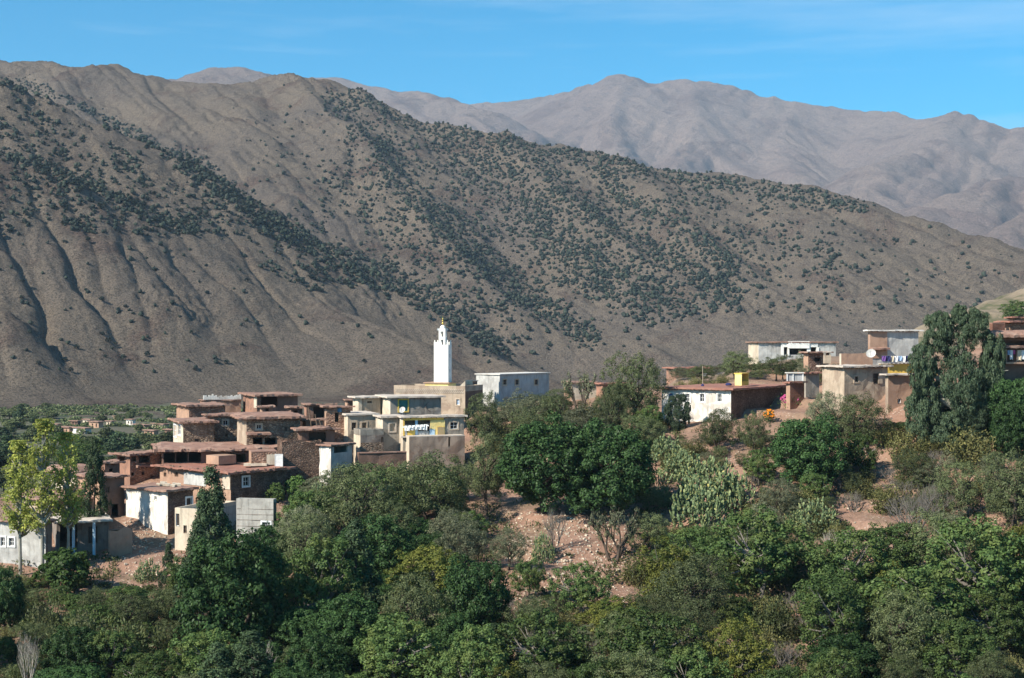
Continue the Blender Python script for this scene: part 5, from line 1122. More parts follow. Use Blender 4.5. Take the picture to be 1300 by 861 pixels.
h = House('mud_house', 'uppermost mud house with two thin stepped roofs at the right edge of the picture', 1273, 1282, 1345, 409, 430, 163, 72, ('mudl', 'mstone')); h.walls(); h.roof('roofr', .7, .22, True, .12)
h = House('mud_house', 'small cream walled room on top of the uppermost roofs at the right edge', 1281, 1286, 1340, 403.5, 412, 168, 72, ('mudl', 'mudl')); h.walls(); h.roof('roofr', .4, .15, True, .1)
h = House('retaining_wall', 'tall dark retaining wall under the gallery house at the right edge', 1255, 1259, 1345, 462, 545, 152.6, 74, ('stoned', 'stoned'), cat='wall', ragged=.1); h.walls()
# small roofs between the trees at the centre right
h = House('mud_house', 'low red roofed mud house far back between the central trees and the white house', 846, 858, 905, 468, 482, 232, 66, ('mud', 'mudl')); h.walls(); h.roof('roofr', .6, .3, True, .12)

# ---------------------------------------------------------------- washing, dish, tank
def garment(p, w, hgt, mat, name, label, cat='laundry', sleeves=False, group=None):
    mb = MB(); nx, nz_ = 4, 5; vs = {}
    for sd in (0, 1):
        for i in range(nx + 1):
            for j in range(nz_ + 1):
                x = (i / nx - .5) * w * (1 - .12 * math.sin(j / nz_ * 3)); z = -j / nz_ * hgt * (1 + .06 * math.sin(i * 2.1)); y = .04 * math.sin(i * 2.3 + j * .9) + sd * .015; vs[sd, i, j] = len(mb.v); mb.v.append((x, y, z))
    for i in range(nx):
        for j in range(nz_): mb.f.append((vs[0, i, j], vs[0, i, j + 1], vs[0, i + 1, j + 1], vs[0, i + 1, j])); mb.f.append((vs[1, i, j], vs[1, i + 1, j], vs[1, i + 1, j + 1], vs[1, i, j + 1]))
    if sleeves:
        for sx_ in (-1, 1): mb.obox((sx_ * w * .5 - (.0 if sx_ > 0 else .18), 0, -.22), (.18, 0, -.05), (0, .02, 0), (0, 0, .16))
    o = mb.build(name, mat); o.location = p; return tag(o, label, cat, group)
c = 0
for px, w, hg, mt, nm, lb in ((516, .55, .42, 'clothw', 'white_shirt', 'leftmost white shirt on the yellow balcony line'), (521, .5, .4, 'clothw', 'white_towel', 'second white cloth from the left on the yellow balcony line'), (526, .42, .36, 'clothw', 'white_shirt', 'white cloth just left of the pale blue balcony pillar'),
                              (531.5, .45, .42, 'clothw', 'white_shirt', 'white cloth just right of the pale blue balcony pillar'), (536, .4, .45, 'clothw', 'white_towel', 'white cloth second from the right on the balcony line'), (539.5, .35, .5, 'clothw', 'white_shirt', 'rightmost white shirt on the balcony line')):
    u = HB.u('R', px); u_, z = HB.uz('R', px, 539.3 - abs(px - 530) * .08 * (-1 if px < 530 else 1)); garment(HB.pt('R', u, z, .3), w * 1.25, hg * 1.5, M[mt], nm, lb + ' ', sleeves='shirt' in nm)
stick([HB.pt('R', HB.u('R', 513), HB.uz('R', 513, 539)[1], .28), HB.pt('R', HB.u('R', 527), HB.uz('R', 527, 540)[1], .28), HB.pt('R', HB.u('R', 545), HB.uz('R', 545, 538)[1], .28)], .012, M['metal'], 'washing_line', 'thin washing line strung across the yellow balcony', 'washing line', 4)
line = [(1119, 'purple', .5, 'purple cloth'), (1124, 'navy', .75, 'dark navy trousers'), (1129, 'cream', .55, 'cream towel'), (1134, 'clothw', .6, 'broad white sheet'), (1139, 'clothb', .55, 'pale blue shirt'), (1144, 'clothw', .5, 'small white shirt'), (1149, 'navy', .5, 'short dark blue cloth'), (1153, 'red', .5, 'dull red cloth'), (1158, 'clothw', .6, 'white towel')]
for px, mt, w, lb in line:
    q = HT.pt('R', HT.u('R', px), HT.z1 + .95, .6); garment(q, w, random.uniform(.55, .8), M[mt], 'hanging_garment', lb + ' on the washing line above the yellow terrace wall')
stick([HT.pt('R', HT.u('R', 1116), HT.z1 + .98, .6), HT.pt('R', HT.u('R', 1140), HT.z1 + .95, .6), HT.pt('R', HT.u('R', 1165), HT.z1 + .98, .6)], .015, M['metal'], 'washing_line', 'washing line above the yellow terrace wall', 'washing line', 4)
for px, mt, w, hg, lb in ((1277, 'clothb', .3, .5, 'small pale blue cloth'), (1280, 'clothw', .35, 1.0, 'long white gown'), (1283, 'pink', .35, .45, 'bright pink top'), (1290, 'cream', .5, 1.1, 'long cream blanket'), (1294, 'clothw', .45, 1.0, 'white sheet'), (1297, 'clothb', .3, .7, 'grey-blue cloth'), (1301, 'cream', .5, 1.0, 'pale shawl')):
    u, z = HR.uz('R', px, 444.5); garment(HR.pt('R', u, z, .55), w, hg, M[mt], 'hanging_garment', lb + ' hung in the gallery at the right edge')
def dish(p, r, lab):
    e = empty('satellite_dish', p, lab, 'satellite dish'); mb = MB(); n = 14
    d = Vector((-.35, -.8, .5)).normalized(); u = d.cross(Vector((0, 0, 1))).normalized(); v = u.cross(d)
    rings = [[Vector((0, 0, .55)) + (u * math.cos(6.283 * j / n) + v * math.sin(6.283 * j / n)) * r * q + d * (q * q * r * .3) for j in range(n)] for q in (.05, .4, .75, 1.0)]
    for k in range(3):
        for j in range(n): mb.quad(rings[k][j], rings[k][(j + 1) % n], rings[k + 1][(j + 1) % n], rings[k + 1][j])
    mb.poly(rings[0]); mb.build('reflector', M['greyl'], e, smooth=True); mb = MB(); mb.tube([(0, 0, 0), (0, .1, .5)], .03, 6); mb.build('stand', M['metal'], e); mb = MB(); mb.tube([Vector((0, 0, .55 - r)), Vector((0, 0, .55)) + d * r], .02, 5); mb.lathe(Vector((0, 0, .5)) + d * r, [(.05, 0), (.05, .1)], 6); mb.build('feed_arm', M['metal'], e)
dish(on_roof(HB, 511, 175.6, .3), .42, 'small pale dish at the corner of the yellow balcony roof'); q = P(1106, 455, 180); dish(q, .62, 'larger pale dish left of the washing line on the tan house')
q = P(431, 526, 180.6); q.z += .28; e = empty('water_tank', q, 'blue barrel tank on the roof corner of the tan cement house', 'water tank'); mb = MB(); mb.lathe((0, 0, 0), [(.26, 0), (.3, .08), (.3, .5), (.26, .58)], 12); mb.build('barrel', M['bluet'], e, smooth=True); mb = MB(); mb.lathe((0, 0, .583), [(.14, 0), (.14, .08)], 10); mb.build('lid', M['navy'], e)
for px, py, D, L, lb in ((396, 540, 172, 3.0, 'long pale pole leaning against the sheds right of the big stone house'), (404, 545, 171.5, 2.4, 'shorter weathered pole propped beside the leaning sheds'), (411, 548, 171, 2.0, 'short forked pole standing by the dark lean-to')):
    q = P(px, py, D); stick([q - Vector((0, 0, .6)), q + Vector((random.uniform(-.9, -.3), .3, L * .75))], .06, M['brush'], 'wooden_pole', lb, 'pole')
# distant village on the valley floor
FV = [(84, 552, 22, 9, 30, 'mudl', 'pinkish mud house in the distant valley village with a flat roof'), (104, 553, 24, 9, 30, 'white', 'brightest whitewashed house of the distant valley village'), (122, 543, 18, 7, 35, 'mudl', 'low mud house behind the white house of the distant village'), (70, 546, 16, 7, 30, 'tand', 'small brown house left in the distant village'),
      (140, 541, 10, 6, 30, 'tan', 'tiny cream house near the middle of the distant village'), (166, 540, 12, 7, 30, 'white', 'small white house right of the middle of the distant village'), (180, 546, 20, 6, 40, 'mudl', 'long low mud house among the right trees of the distant village'), (204, 545, 22, 6, 40, 'tand', 'long brown house at the right end of the distant village'),
      (150, 534, 12, 5, 30, 'mudl', 'small mud house at the back of the distant village'), (192, 553, 18, 6, 30, 'mudl', 'mud house in front at the right of the distant village'), (56, 553, 16, 7, 30, 'mudl', 'small mud house in the trees left of the distant village'), (112, 538, 14, 5, 30, 'tan', 'pale house on the upper edge of the distant village'),
      (216, 552, 14, 6, 35, 'mudd', 'dark house touching the stone houses from behind'), (96, 540, 13, 5, 30, 'mudd', 'dark roofed hut at the upper left of the distant village')]
for (cx, yb, w, hpx, a, mt, lb) in FV:
    D = 31.0 * F / (yb - CY); h = House('village_house', lb, cx - w * .5, cx + w * .18, cx + w * .5, yb - hpx, yb, D, a + 8, (mt, mt), down=2, amp=.03)
    h.open('L', cx - w * .3, cx - w * .3 + 1.6, yb - hpx * .75, yb - hpx * .35, 'window', 'frameb'); h.open('L', cx - w * .02, cx - w * .02 + 1.6, yb - hpx * .75, yb - hpx * .1, 'door', 'frameb', 'door')
    h.walls(); h.roof('roof', .5, .3, False, .08)
# ---------------------------------------------------------------- trees and bushes of the slope, (kind, centre x, top, base, width, label, bush?)
T = [
 ('poplar', 26, 562, 730, 66, 'pale yellow-green poplar at the far left edge, leftmost of the three'),
 ('poplar', 54, 536, 732, 70, 'tallest yellow poplar with slender pale trunk at the left edge'),
 ('poplar', 86, 552, 726, 64, 'greener poplar, rightmost of the three beside the low houses'),
 ('fig', 84, 688, 756, 74, 'bright green fig bush under the poplars'),
 ('walnut', 100, 552, 600, 84, 'grey-green round tree behind the poplars and sloping roof'),
 ('carob', 6, 716, 800, 60, 'dark round bush in the left corner below the whitewashed house'),
 ('conifer', 268, 598, 800, 92, 'tall dark pointed tree rising in front of the limewashed house'),
 ('carob', 300, 662, 838, 172, 'largest dark blue-green tree filling the lower left, below the block building'),
 ('conifer', 252, 668, 812, 80, 'dark feathery tree on the left flank of the largest dark tree'),
 ('olive', 462, 574, 692, 134, 'feathery mid green tree below the white hut'),
 ('olive', 548, 562, 676, 126, 'feathery grey-green tree below the yellow balcony house'),
 ('olive', 500, 620, 706, 84, 'lower olive tree wedged between the two feathery trees'),
 ('olive', 392, 640, 742, 90, 'olive green tree right of the unfinished block building'),
 ('walnut', 408, 668, 806, 120, 'broad dark green tree in the shade right of the largest dark tree'),
 ('conifer', 452, 662, 800, 90, 'dark cypress-like tree with upright sprays at the lower centre left'),
 ('golden', 545, 684, 776, 116, 'yellowing walnut tree at the lower centre, tinged with ochre'),
 ('walnut', 500, 770, 880, 140, 'bright leafy tree at the bottom edge, left of centre'),
 ('grey', 590, 650, 736, 92, 'silvery grey olive tree left of the bare terraces'),
 ('grey', 645, 662, 724, 60, 'smaller silvery tree beside the terrace with black shade below'),
 ('walnut', 672, 700, 760, 50, 'small bright green shrub tree at the left foot of the terraces'),
 ('olive', 622, 536, 652, 70, 'olive green tree left of the two darkest round trees'),
 ('olive', 612, 488, 580, 58, 'willowy tree growing against the mosque side wall'),
 ('carob', 690, 520, 652, 134, 'dark dense round tree, left one of the central pair'),
 ('carob', 776, 526, 660, 134, 'dark dense round tree, right one of the central pair'),
 ('carob', 734, 538, 648, 84, 'dark round tree wedged between the two darkest central trees'),
 ('grey', 672, 492, 560, 76, 'grey-green tree in front of the grey-blue house'),
 ('sparse', 738, 468, 530, 46, 'thin see-through tree in front of the pinkish cream house'),
 ('olive', 706, 486, 548, 52, 'small rounded olive tree beside the grey-blue house wall'),
 ('grey', 744, 505, 570, 90, 'dusty grey tree behind the central dark pair'),
 ('olive', 806, 436, 548, 84, 'tall pepper tree left of the white house'),
 ('olive', 776, 470, 560, 56, 'drooping tree on the left shoulder of the tall pepper tree'),
 ('walnut', 824, 508, 552, 44, 'bright green bushy tree touching the left corner of the white house'),
 ('euc', 860, 498, 546, 34, 'small bluish sapling in front of the white house windows'),
 ('olive', 912, 508, 572, 58, 'dark olive tree in front of the corner of the white house'),
 ('olive', 958, 514, 580, 48, 'rounded olive tree before the shaded side of the white house'),
 ('carob', 1026, 520, 618, 112, 'glossy dark citrus tree below the orange flowers'),
 ('grey', 1050, 486, 560, 74, 'grey olive tree below the tan cement house'),
 ('olive', 1092, 486, 572, 80, 'dusty olive tree against the wall of the tan cement house'),
 ('olive', 936, 438, 482, 56, 'dark rounded tree behind the yellow box hut'),
 ('olive', 990, 446, 484, 64, 'spreading tree below the high white building'),
 ('grey', 1020, 444, 478, 44, 'small greyish tree before the white building'),
 ('olive', 890, 458, 486, 50, 'low tree behind the antenna of the white house'),
 ('euc', 1215, 384, 572, 120, 'tall blue-green eucalyptus towering over the houses at the right'),
 ('euc', 1180, 476, 568, 62, 'lower left eucalyptus mass before the pinkish house'),
 ('carob', 1274, 470, 560, 60, 'tall dark tree in the shade against the retaining wall at the right'),
 ('carob', 1306, 468, 566, 64, 'dark tree cut by the right edge below the gallery house'),
 ('euc', 1238, 470, 566, 60, 'lower right eucalyptus mass beside the retaining wall'),
 ('walnut', 1292, 378, 410, 50, 'bright green tree behind the uppermost roofs at the right edge'),
 ('scrub', 1232, 530, 590, 90, 'yellow-green bushy mound below the eucalyptus', True),
 ('carob', 1284, 500, 586, 64, 'dark bush in the shade below the gallery house', True),
 ('olive', 1290, 552, 676, 110, 'olive tree with a visible pale trunk at the right edge'),
 ('olive', 1216, 576, 664, 84, 'grey-green olive tree left of the pale trunked one'),
 ('bare', 1158, 612, 688, 84, 'purple-grey leafless shrub in the middle of the right slope'),
 ('bare', 1188, 608, 668, 60, 'smaller leafless thicket touching the purple-grey shrub'),
 ('dead', 1066, 664, 724, 60, 'bleached white dead branches left of the leafless shrub'),
 ('walnut', 968, 636, 764, 150, 'big bright green walnut tree right of the prickly pears'),
 ('walnut', 1250, 646, 800, 176, 'big leafy walnut tree at the right edge, in front of the olives'),
 ('walnut', 1172, 700, 828, 172, 'broad walnut tree at the lower right with yellowish leaves'),
 ('walnut', 1062, 718, 840, 130, 'round walnut tree below the bleached dead branches'),
 ('olive', 880, 686, 798, 120, 'grey-green twiggy tree below the prickly pears'),
 ('walnut', 820, 762, 880, 150, 'leafy tree at the bottom edge right of centre'),
 ('walnut', 738, 708, 786, 84, 'blue-green shrub tree at the foot of the bare terraces'),
 ('walnut', 690, 768, 880, 130, 'leafy tree at the bottom edge under the terraces'),
 ('sparse', 780, 640, 712, 76, 'crooked dark stemmed thin tree on the right of the terrace'),
 ('olive', 828, 640, 704, 66, 'dry olive with dark stems beside the terrace edge'),
 ('bare', 704, 640, 702, 42, 'small bare tree standing on the pink terrace'),
 ('carob', 1072, 800, 880, 110, 'dark green pointed shrub tree at the bottom edge below the round walnut'),
 ('golden', 940, 780, 880, 90, 'yellowish shrub tree at the bottom edge between two walnuts'),
 ('walnut', 612, 780, 890, 110, 'grey-green leafy tree at the bottom edge in the centre'),
 ('dead', 322, 806, 880, 70, 'pale tangled dead branches at the bottom edge left of centre'),
 ('dead', 36, 796, 880, 30, 'thin white dead stem in the bottom left corner'),
 ('walnut', 190, 822, 900, 110, 'leafy mass at the bottom edge beside the largest dark tree'),
 ('carob', 90, 838, 910, 120, 'dark leafy mass at the bottom left corner'),
 ('carob', 400, 800, 890, 96, 'shadowed dark bush at the bottom edge under the cypress-like tree', True),
 ('carob', 338, 664, 740, 70, 'dark round tree hiding the foot of the unfinished block building'),
 ('walnut', 232, 700, 760, 50, 'leafy bush at the foot of the cream block building', True),
 ('weed', 110, 762, 838, 96, 'tall dry weeds in the lower left, left clump', True),
 ('weed', 60, 750, 815, 80, 'tall weeds under the fig bush', True),
 ('weed', 170, 768, 842, 90, 'tall grey-brown weeds left of the largest dark tree', True),
 ('weed', 990, 746, 812, 84, 'dark upright broom-like bush below the big walnut', True),
 ('scrub', 810, 690, 742, 50, 'yellow-green upright bush at the lower right corner of the terraces', True),
 ('conifer', 214, 690, 752, 34, 'small dark bush in the dirt yard corner', True),
 ('walnut', 352, 608, 640, 34, 'bright climbing greenery below the shaded stone wall', True),
 ('fig', 378, 600, 632, 34, 'bright banana-like bush between the shaded wall and the block building', True),
 ('walnut', 338, 556, 572, 22, 'small potted bush under the awning of the large stone house', True),
 ('scrub', 1150, 538, 584, 60, 'olive-yellow bush below the pinkish house', True),
 ('scrub', 1130, 604, 650, 60, 'dry green bush left of the leafless shrub', True),
]
plant('conifer', 120, 560, 700, 46, 'narrow dark green tree in front of the shaded mud house', None, 0, False, 152.0)
for t in T:
    plant(t[0], t[1], t[2], t[3], t[4], t[5], None, 1 if t[0] == 'euc' and t[4] > 50 else None, len(t) > 6)

for (kd, x, t_, b_, w, lb) in (('walnut', 1380, 700, 830, 150, 'walnut tree just outside the right picture edge, lower of two'), ('olive', 1370, 590, 690, 110, 'olive tree just outside the right picture edge, upper of two'), ('walnut', -60, 730, 850, 130, 'walnut tree just outside the left picture edge'),
                               ('olive', -120, 690, 790, 110, 'olive tree farther outside the left picture edge'), ('walnut', 1480, 640, 760, 140, 'walnut tree farther outside the right picture edge'), ('carob', 1420, 500, 590, 100, 'dark tree behind the gallery house outside the right edge')): plant(kd, x, t_, b_, w, lb)
# prickly pears: a pile of oval pads, each pad a disc with thickness
def pad_mesh():
    mb = MB(); n = 9; ring = []
    for k, (s_, y) in enumerate(((.0, .11), (.7, .09), (1.0, 0), (.7, -.09), (.0, -.11))):
        ring.append([(math.sin(6.283 * j / n) * .42 * s_, y, .5 - math.cos(6.283 * j / n) * .5 * s_) for j in range(n)])
    for k in range(4):
        for j in range(n): mb.quad(ring[k][j], ring[k][(j + 1) % n], ring[k + 1][(j + 1) % n], ring[k + 1][j])
    return mb
pm = pad_mesh(); pv_ = np.array(pm.v); pf_ = np.array(pm.f)
m_pad, n_, l_, b_ = new_mat('cactus_pad', .55, .4)
gi = n_.new('ShaderNodeNewGeometry'); oi_ = n_.new('ShaderNodeObjectInfo'); at_ = n_.new('ShaderNodeAttribute'); at_.attribute_name = 'tint'
rp = ramp(n_, [(0, (.075, .115, .045)), (.55, (.15, .195, .085)), (.8, (.27, .30, .12)), (1, (.46, .40, .13))]); l_.new(at_.outputs['Fac'], rp.inputs[0]); l_.new(rp.outputs[0], b_.inputs['Base Color'])
def rotm(ax, az):
    ca, sa, cz, sz = math.cos(ax), math.sin(ax), math.cos(az), math.sin(az)
    return np.array([[cz, -sz, 0], [sz, cz, 0], [0, 0, 1]]) @ np.array([[1, 0, 0], [0, ca, -sa], [0, sa, ca]])
CACT = {}
def cactus_proto(v):
    if v in CACT: return CACT[v]
    rg = random.Random(v + 50); Vs, Fs, Ts, off = [], [], [], 0
    def add(p, ax, az, s_, tint):
        nonlocal off
        v_ = (pv_ * s_) @ rotm(ax, az).T + np.array(p); Vs.append(v_); Fs.append(pf_ + off); Ts.extend([tint] * len(v_)); off += len(v_)
        return np.array(p) + rotm(ax, az) @ np.array([0, 0, s_ * .92])
    for i in range(300):
        a = rg.random() * 6.28; q = rg.random() ** .55 * .9; p = np.array([math.cos(a) * q, math.sin(a) * q, -.03 + rg.random() * .95 * (1 - q ** 3)]); az = rg.random() * 6.28; ax = rg.uniform(-1.1, 1.1)
        ht = rg.choice((1, 2, 3))
        for k in range(ht):
            s_ = rg.uniform(.075, .115); t_ = rg.random() ** 1.3 * (.6 + .13 * k)
            tip = add(p, ax, az, s_, t_)
            if rg.random() < .75: add(p + (tip - p) * .7, ax + rg.uniform(-.9, .9), az + rg.uniform(.5, 2), s_ * .85, min(1, rg.random() * .95))
            if k == ht - 1 and rg.random() < .6:
                for _ in range(2): add(tip, rg.uniform(-.6, .6), rg.random() * 6.28, s_ * .3, .95)
            p = tip; ax += rg.uniform(-.45, .45); az += rg.uniform(-.8, .8)
    V = np.concatenate(Vs); V[:, 2] /= V[:, 2].max(); V[:, :2] /= np.abs(V[:, :2]).max()
    o = mesh_np('pads', V, np.concatenate(Fs), m_pad, attr={'tint': Ts}); CACT[v] = o.data; bpy.data.objects.remove(o); return CACT[v]
for i, (cx, t_, b_, w, lb) in enumerate([(866, 566, 610, 72, 'prickly pear thicket highest on the slope right of the dark pair'), (900, 574, 640, 100, 'largest prickly pear with yellow tipped pads beside the big walnut'), (886, 604, 668, 86, 'pale prickly pear lowest in the central cactus thicket'),
        (930, 590, 644, 66, 'prickly pear on the right flank of the cactus thicket'), (846, 548, 586, 60, 'grey-green prickly pear just below the white house'), (866, 566, 596, 40, 'small prickly pear between the two upper cactus clumps'), (1034, 628, 678, 72, 'prickly pear below the glossy citrus tree'),
        (406, 608, 650, 34, 'prickly pear with yellow fruit left of the feathery trees'), (505, 664, 698, 40, 'prickly pear low between the feathery trees'), (384, 578, 604, 32, 'prickly pear on the slope beside the white hut'), (188, 706, 738, 40, 'prickly pear at the bottom of the dirt yard'),
        (690, 672, 712, 34, 'prickly pear at the left edge of the bare terraces'), (1010, 640, 668, 40, 'small prickly pear left of the one below the citrus tree'), (836, 600, 640, 40, 'prickly pear against the right dark round tree')]):
    p = NG.hit(cx, b_); p.z = NG.height(p.x, p.y) - .1; me = cactus_proto(i % 4); o = bpy.data.objects.new('prickly_pear', me); C.objects.link(o); d = p.y
    o.location = p; o.scale = (w / F * d / 2, w / F * d / 2, (b_ - t_) / F * d); o.rotation_euler = (0, 0, i * 1.7); tag(o, lb, 'cactus')
# flowers
def flowers(cx, top, base, w, mat, label, n=60, s_=.09):
    p = NG.hit(cx, base); p.z = NG.height(p.x, p.y); d = p.y; sc = np.array([w / F * d / 2, w / F * d / 2, (base - top) / F * d]); rg = np.random.default_rng(int(cx)); e = empty('flower_bush', p, label, 'bush')
    cc = rg.normal(size=(260, 3)) * np.array([.4, .4, .28]) + np.array([0, 0, .45]); v, f = leaf_quads(rg, cc * sc, rnd_dir(rg, 260), .22, 1.5); mesh_np('foliage', v, f, LM['fig'], e)
    cc = rnd_dir(rg, n) * np.array([.75, .75, .35]) + np.array([0, 0, .65]); v, f = leaf_quads(rg, cc * sc, rnd_dir(rg, n) * .5 + np.array([0, -1, .5]), s_ * 2.4, 1.1); mesh_np('flowers', v, f, mat, e)
M['orange'] = flat('orange_petal', (.85, .26, .02), .8, .1); M['magenta'] = flat('magenta_petal', (.50, .08, .22), .8, .1)
flowers(976, 520, 536, 18, M['orange'], 'bright orange flowers beside the shaded side of the white house', 70); flowers(1004, 500, 518, 34, M['magenta'], 'magenta bougainvillea on the low wall below the brick shed', 110)
flowers(998, 545, 556, 10, M['orange'], 'few orange flowers below the magenta bush', 14)

# ---------------------------------------------------------------- smaller bushes filling the slope
BARE = [[(150, 650), (235, 640), (240, 735), (150, 735)], [(655, 650), (770, 655), (790, 700), (750, 740), (640, 755), (650, 700)], [(920, 560), (985, 575), (985, 600), (930, 590)], [(745, 745), (810, 745), (800, 790), (750, 780)], [(1095, 565), (1170, 570), (1160, 600), (1095, 600)],
        [(955, 590), (1000, 590), (1020, 650), (980, 640)], [(1080, 650), (1130, 655), (1150, 720), (1090, 710)], [(825, 575), (850, 590), (830, 640), (810, 620)], [(0, 500), (620, 500), (600, 585), (380, 600), (380, 640), (240, 690), (0, 715)], [(600, 380), (835, 380), (835, 500), (600, 500)], [(835, 380), (1300, 380), (1300, 480), (1260, 545), (1060, 520), (1010, 470), (1000, 545), (835, 548)],
        [(340, 640), (400, 610), (400, 640), (345, 690)]]
ANCH = [(45, 600, 'the yellow poplars'), (126, 640, 'the narrow dark tree'), (84, 725, 'the fig bush'), (200, 690, 'the dirt yard'), (268, 640, 'the tall pointed tree'), (300, 760, 'the largest dark tree'), (328, 650, 'the unfinished block building'),
        (455, 640, 'the feathery tree under the white hut'), (545, 630, 'the feathery tree below the yellow balcony'), (450, 740, 'the cypress-like tree'), (545, 735, 'the yellowing walnut'), (590, 700, 'the silvery olive'), (635, 595, 'the dark central pair'), (735, 690, 'the bare terraces'),
        (730, 600, 'the dark central pair'), (806, 500, 'the tall pepper tree'), (738, 500, 'the thin see-through tree'), (660, 490, 'the grey-blue house'), (590, 520, 'the mosque'), (885, 515, 'the white house'), (965, 530, 'the orange flowers'), (1026, 570, 'the glossy citrus tree'), (890, 620, 'the prickly pear thicket'),
        (1090, 500, 'the tan cement house'), (1206, 480, 'the eucalyptus'), (1232, 565, 'the yellow-green mound'), (1280, 500, 'the gallery house'), (1158, 650, 'the leafless shrub'), (1066, 700, 'the bleached dead branches'), (1286, 620, 'the pale trunked olive'), (968, 700, 'the biggest central walnut'),
        (1250, 730, 'the right edge walnut'), (1172, 770, 'the yellowish walnut'), (1062, 780, 'the round walnut'), (880, 745, 'the twiggy grey tree'), (820, 830, 'the bottom edge walnut'), (738, 750, 'the blue-green shrub tree'), (690, 830, 'the leafy tree under the terraces'), (500, 830, 'the bright leafy tree'), (36, 840, 'the white dead stem'),
        (322, 840, 'the tangled dead branches'), (110, 800, 'the tall dry weeds'), (1012, 440, 'the high white building'), (892, 475, 'the roof antenna')]
LOOK = {'bare': 'leafless grey', 'walnut': 'bright leafy', 'carob': 'dark evergreen', 'olive': 'grey-green olive', 'grey': 'silvery grey', 'weed': 'upright weedy', 'scrub': 'dry yellowish', 'golden': 'yellowing leafy', 'conifer': 'dark feathery'}
USED = {}
def auto_label(kind, x, y, w, noun):
    size = 'tiny' if w < 24 else ('small' if w < 32 else ('middling' if w < 42 else ('broad' if w < 56 else ('large' if w < 90 else 'huge'))))
    lb = rel_label(ANCH, x, y, f"{size} {LOOK[kind]} {noun}")
    return lb
LIM = [(-100, 700), (150, 735), (235, 735), (240, 690), (300, 686), (352, 686), (356, 620), (400, 600), (450, 584), (600, 580), (604, 512), (640, 505), (700, 492), (710, 505), (760, 500), (840, 505), (842, 545), (1000, 545), (1004, 520), (1060, 500), (1125, 500), (1130, 530), (1400, 530)]
def fit(x, y, w, h):
    """keeps the houses behind in view: lowers a plant that would stand before them"""
    if y < 492: return w, min(h, y - 458)
    lim = float(np.interp(x, [q[0] for q in LIM], [q[1] for q in LIM])); 
    if 610 < x < 830 and y > 640: lim = 745
    if 838 < x < 955 and 600 < y < 720: lim = 660
    h2 = min(h, (y - lim) * random.uniform(.6, 1)); 
    if h2 < 6: return 0, 0
    return (min(w, h2 * 2.2), h2)
ZN = [  # x0, x1, y0, y1, count, spacing, kinds, width range, group
 (0, 240, 712, 880, 85, 15, ['weed', 'weed', 'scrub', 'olive', 'walnut'], (1.6, 3.2), 'bushes on the lower left slope'),
 (240, 600, 690, 890, 60, 22, ['walnut', 'carob', 'olive', 'carob'], (1.8, 3.2), 'bushes between the lower centre left trees'),
 (560, 860, 745, 890, 60, 18, ['walnut', 'bare', 'scrub', 'scrub', 'grey'], (1.8, 3.4), 'bushes below the bare terraces'),
 (860, 1310, 690, 890, 66, 20, ['walnut', 'scrub', 'bare', 'scrub', 'scrub', 'weed', 'olive'], (1.8, 3.2), 'bushes among the lower right walnuts'),
 (930, 1310, 552, 690, 66, 15, ['scrub', 'olive', 'bare', 'scrub', 'scrub', 'grey'], (1.7, 3.4), 'bushes on the upper right slope'),
 (785, 960, 640, 740, 32, 17, ['scrub', 'olive', 'grey', 'walnut'], (1.8, 3.4), 'bushes below the prickly pears'),
 (790, 1010, 545, 640, 50, 13, ['scrub', 'grey', 'olive'], (1.6, 3.0), 'bushes below the white house'),
 (385, 660, 600, 700, 30, 20, ['olive', 'olive', 'grey', 'walnut'], (1.8, 3.6), 'bushes under the central houses'),
 (590, 850, 500, 585, 50, 16, ['olive', 'grey', 'grey', 'scrub'], (1.8, 3.6), 'bushes on the central ridge'),
 (1130, 1310, 520, 560, 22, 16, ['scrub', 'olive', 'carob'], (1.8, 3.4), 'bushes under the eucalyptus'),
 (860, 1060, 462, 490, 20, 12, ['olive', 'grey', 'scrub'], (1.8, 3.4), 'bushes behind the white house')]
# middling trees that close the canopy
ZT = [(240, 640, 745, 930, 16, 54, ['walnut', 'carob', 'olive', 'conifer', 'carob'], (72, 120)), (620, 900, 770, 930, 12, 50, ['walnut', 'olive', 'walnut', 'golden'], (72, 112)), (860, 1320, 740, 930, 15, 56, ['walnut', 'olive', 'walnut', 'golden', 'walnut'], (76, 130)),
      (930, 1310, 600, 700, 8, 44, ['olive', 'grey', 'olive', 'walnut'], (50, 76)), (0, 240, 760, 930, 12, 46, ['walnut', 'olive', 'carob'], (60, 95)), (380, 660, 640, 730, 8, 46, ['olive', 'grey', 'walnut'], (62, 98)), (600, 850, 520, 580, 10, 34, ['olive', 'grey'], (50, 80)), (840, 960, 660, 740, 5, 40, ['olive', 'walnut'], (56, 84))]
occ = [(t[1], t[3], t[4] * .30) for t in T]
TREEBARE = BARE[:9] + BARE[10:]
for (x0, x1, y0, y1, cnt, spc, kinds, (w0, w1)) in ZT:
    k = tr = 0
    while k < cnt and tr < cnt * 25:
        tr += 1; x, y = random.uniform(x0, x1), random.uniform(y0, y1)
        if any(inside(x, y, pg) for pg in TREEBARE) and not (600 < x < 850 and y < 585): continue
        if 630 < x < 800 and 640 < y < 775: continue
        if any(abs(x - a) < spc * .5 + c and abs(y - b) < spc * .5 for a, b, c in occ): continue
        occ.append((x, y, 10)); kd = random.choice(kinds); w = random.uniform(w0, w1); hgt = w * random.uniform(.75, 1.05)
        w, hgt = fit(x, y, w, hgt)
        if hgt < 26: continue
        plant(kd, x, y - hgt, y, w, auto_label(kd, x, y - hgt * .5, w, 'tree'), 'trees closing the canopy of the slope'); k += 1
placed = [(t[1], t[3], t[4] * .28) for t in T]
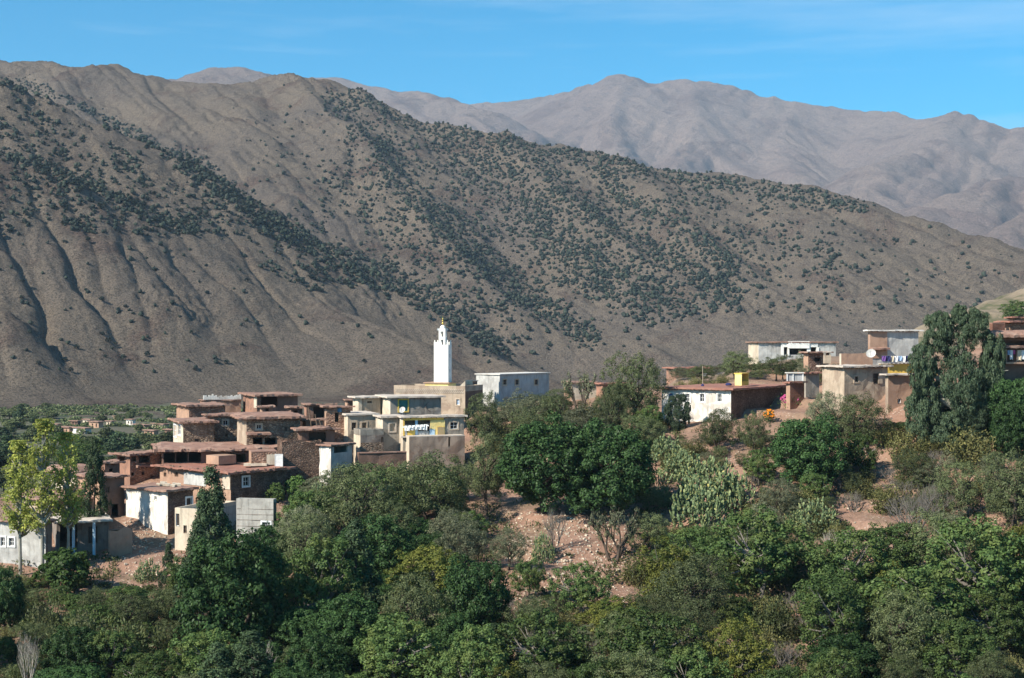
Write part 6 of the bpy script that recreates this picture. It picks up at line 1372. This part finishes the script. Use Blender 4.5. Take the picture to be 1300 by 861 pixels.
for (x0, x1, y0, y1, cnt, spc, kinds, (f0, f1), gr) in ZN:
    k = tr = 0
    while k < cnt and tr < cnt * 14:
        tr += 1; x, y = random.uniform(x0, x1), random.uniform(y0, y1)
        if any(inside(x, y, pg) for pg in BARE) and not gr.endswith('ridge') and 'behind' not in gr: continue
        if any(abs(x - a) < spc + c * .3 and abs(y - b) < spc * .6 for a, b, c in placed): continue
        placed.append((x, y, 0)); kd = random.choice(kinds); w = spc * random.uniform(f0, f1); hgt = w * random.uniform(.55, .95) * (1.3 if kd == 'weed' else 1)
        w, hgt = fit(x, y, w, hgt)
        if hgt < 6: continue
        plant(kd, x, y - hgt, y, w, auto_label(kd, x, y - hgt * .5, w, 'bush'), 'bushes scattered over the village slope', None, True); k += 1

# ---------------------------------------------------------------- ground cover: tufts nobody could count, one mesh
rg = np.random.default_rng(99); Vs, Fs, off = [], [], 0; tries = 0; cnt = 0
cen, nor, ups, sz = [], [], [], []
while cnt < 7600 and tries < 30000:
    tries += 1; x, y = random.uniform(-60, 1360), random.uniform(540, 900)
    if cnt % 3 == 0: x = random.choice((random.uniform(1340, 1660), random.uniform(-360, -40)))
    if any(inside(x, y, pg) for pg in BARE[:8]) and random.random() < .90: continue
    if inside(x, y, BARE[8]) and random.random() < .93: continue
    if y < 700 and random.random() < .25: continue
    if mnoise.noise(Vector((x / 45, y / 22, 1))) < -.12 and random.random() < .7: continue
    p = NG.hit(x, y)
    if p is None or p.y > 200: continue
    p.z = NG.height(p.x, p.y); r_ = random.uniform(.4, 1.3) * (1.7 if x < -40 or x > 1340 else 1); m_ = 30; a = rg.random(m_) * 6.28; q = rg.random(m_) ** .6 * r_; h_ = rg.random(m_) * r_ * .9
    cen.append(np.stack([p.x + np.cos(a) * q, p.y + np.sin(a) * q, p.z + h_ * (1 - q / r_ * .6)], 1)); nor.append(rnd_dir(rg, m_) + np.array([0, 0, .3])); ups.append(np.stack([np.cos(a) * .5, np.sin(a) * .5, np.ones(m_)], 1)); cnt += 1
cen = np.concatenate(cen); v, f = leaf_quads(rg, cen, np.concatenate(nor), .30, 2.2, np.concatenate(ups))
uc = mesh_np('undergrowth', v, f, leaf_mat('leaf_undergrowth', (.055, .068, .028), (.115, .115, .050), .2, (.045, .07, .025), .8)); tag(uc, kind='stuff')
# loose stones on the terraces and paths
mb = MB()
for i in range(2600):
    if random.random() < .5: x, y = random.uniform(640, 800), random.uniform(650, 790)
    else: x, y = random.uniform(0, 1300), random.uniform(560, 860)
    if random.random() < .15: x, y = random.uniform(150, 245), random.uniform(645, 730)
    p = NG.hit(x, y)
    if p is None or p.y > 185: continue
    z = NG.height(p.x, p.y); s_ = random.uniform(.08, .3) * random.uniform(.5, 1); a = random.random() * 6.28
    ax = Vector((math.cos(a), math.sin(a), random.uniform(-.2, .2))) * s_; ay = Vector((-math.sin(a), math.cos(a), random.uniform(-.2, .2))) * s_ * random.uniform(.5, .9)
    mb.obox((p.x, p.y, z - s_ * .15), ax, ay, Vector((random.uniform(-.2, .2), random.uniform(-.2, .2), 1)) * s_ * .6)
tag(mb.build('loose_stones', M['tan']), kind='stuff')
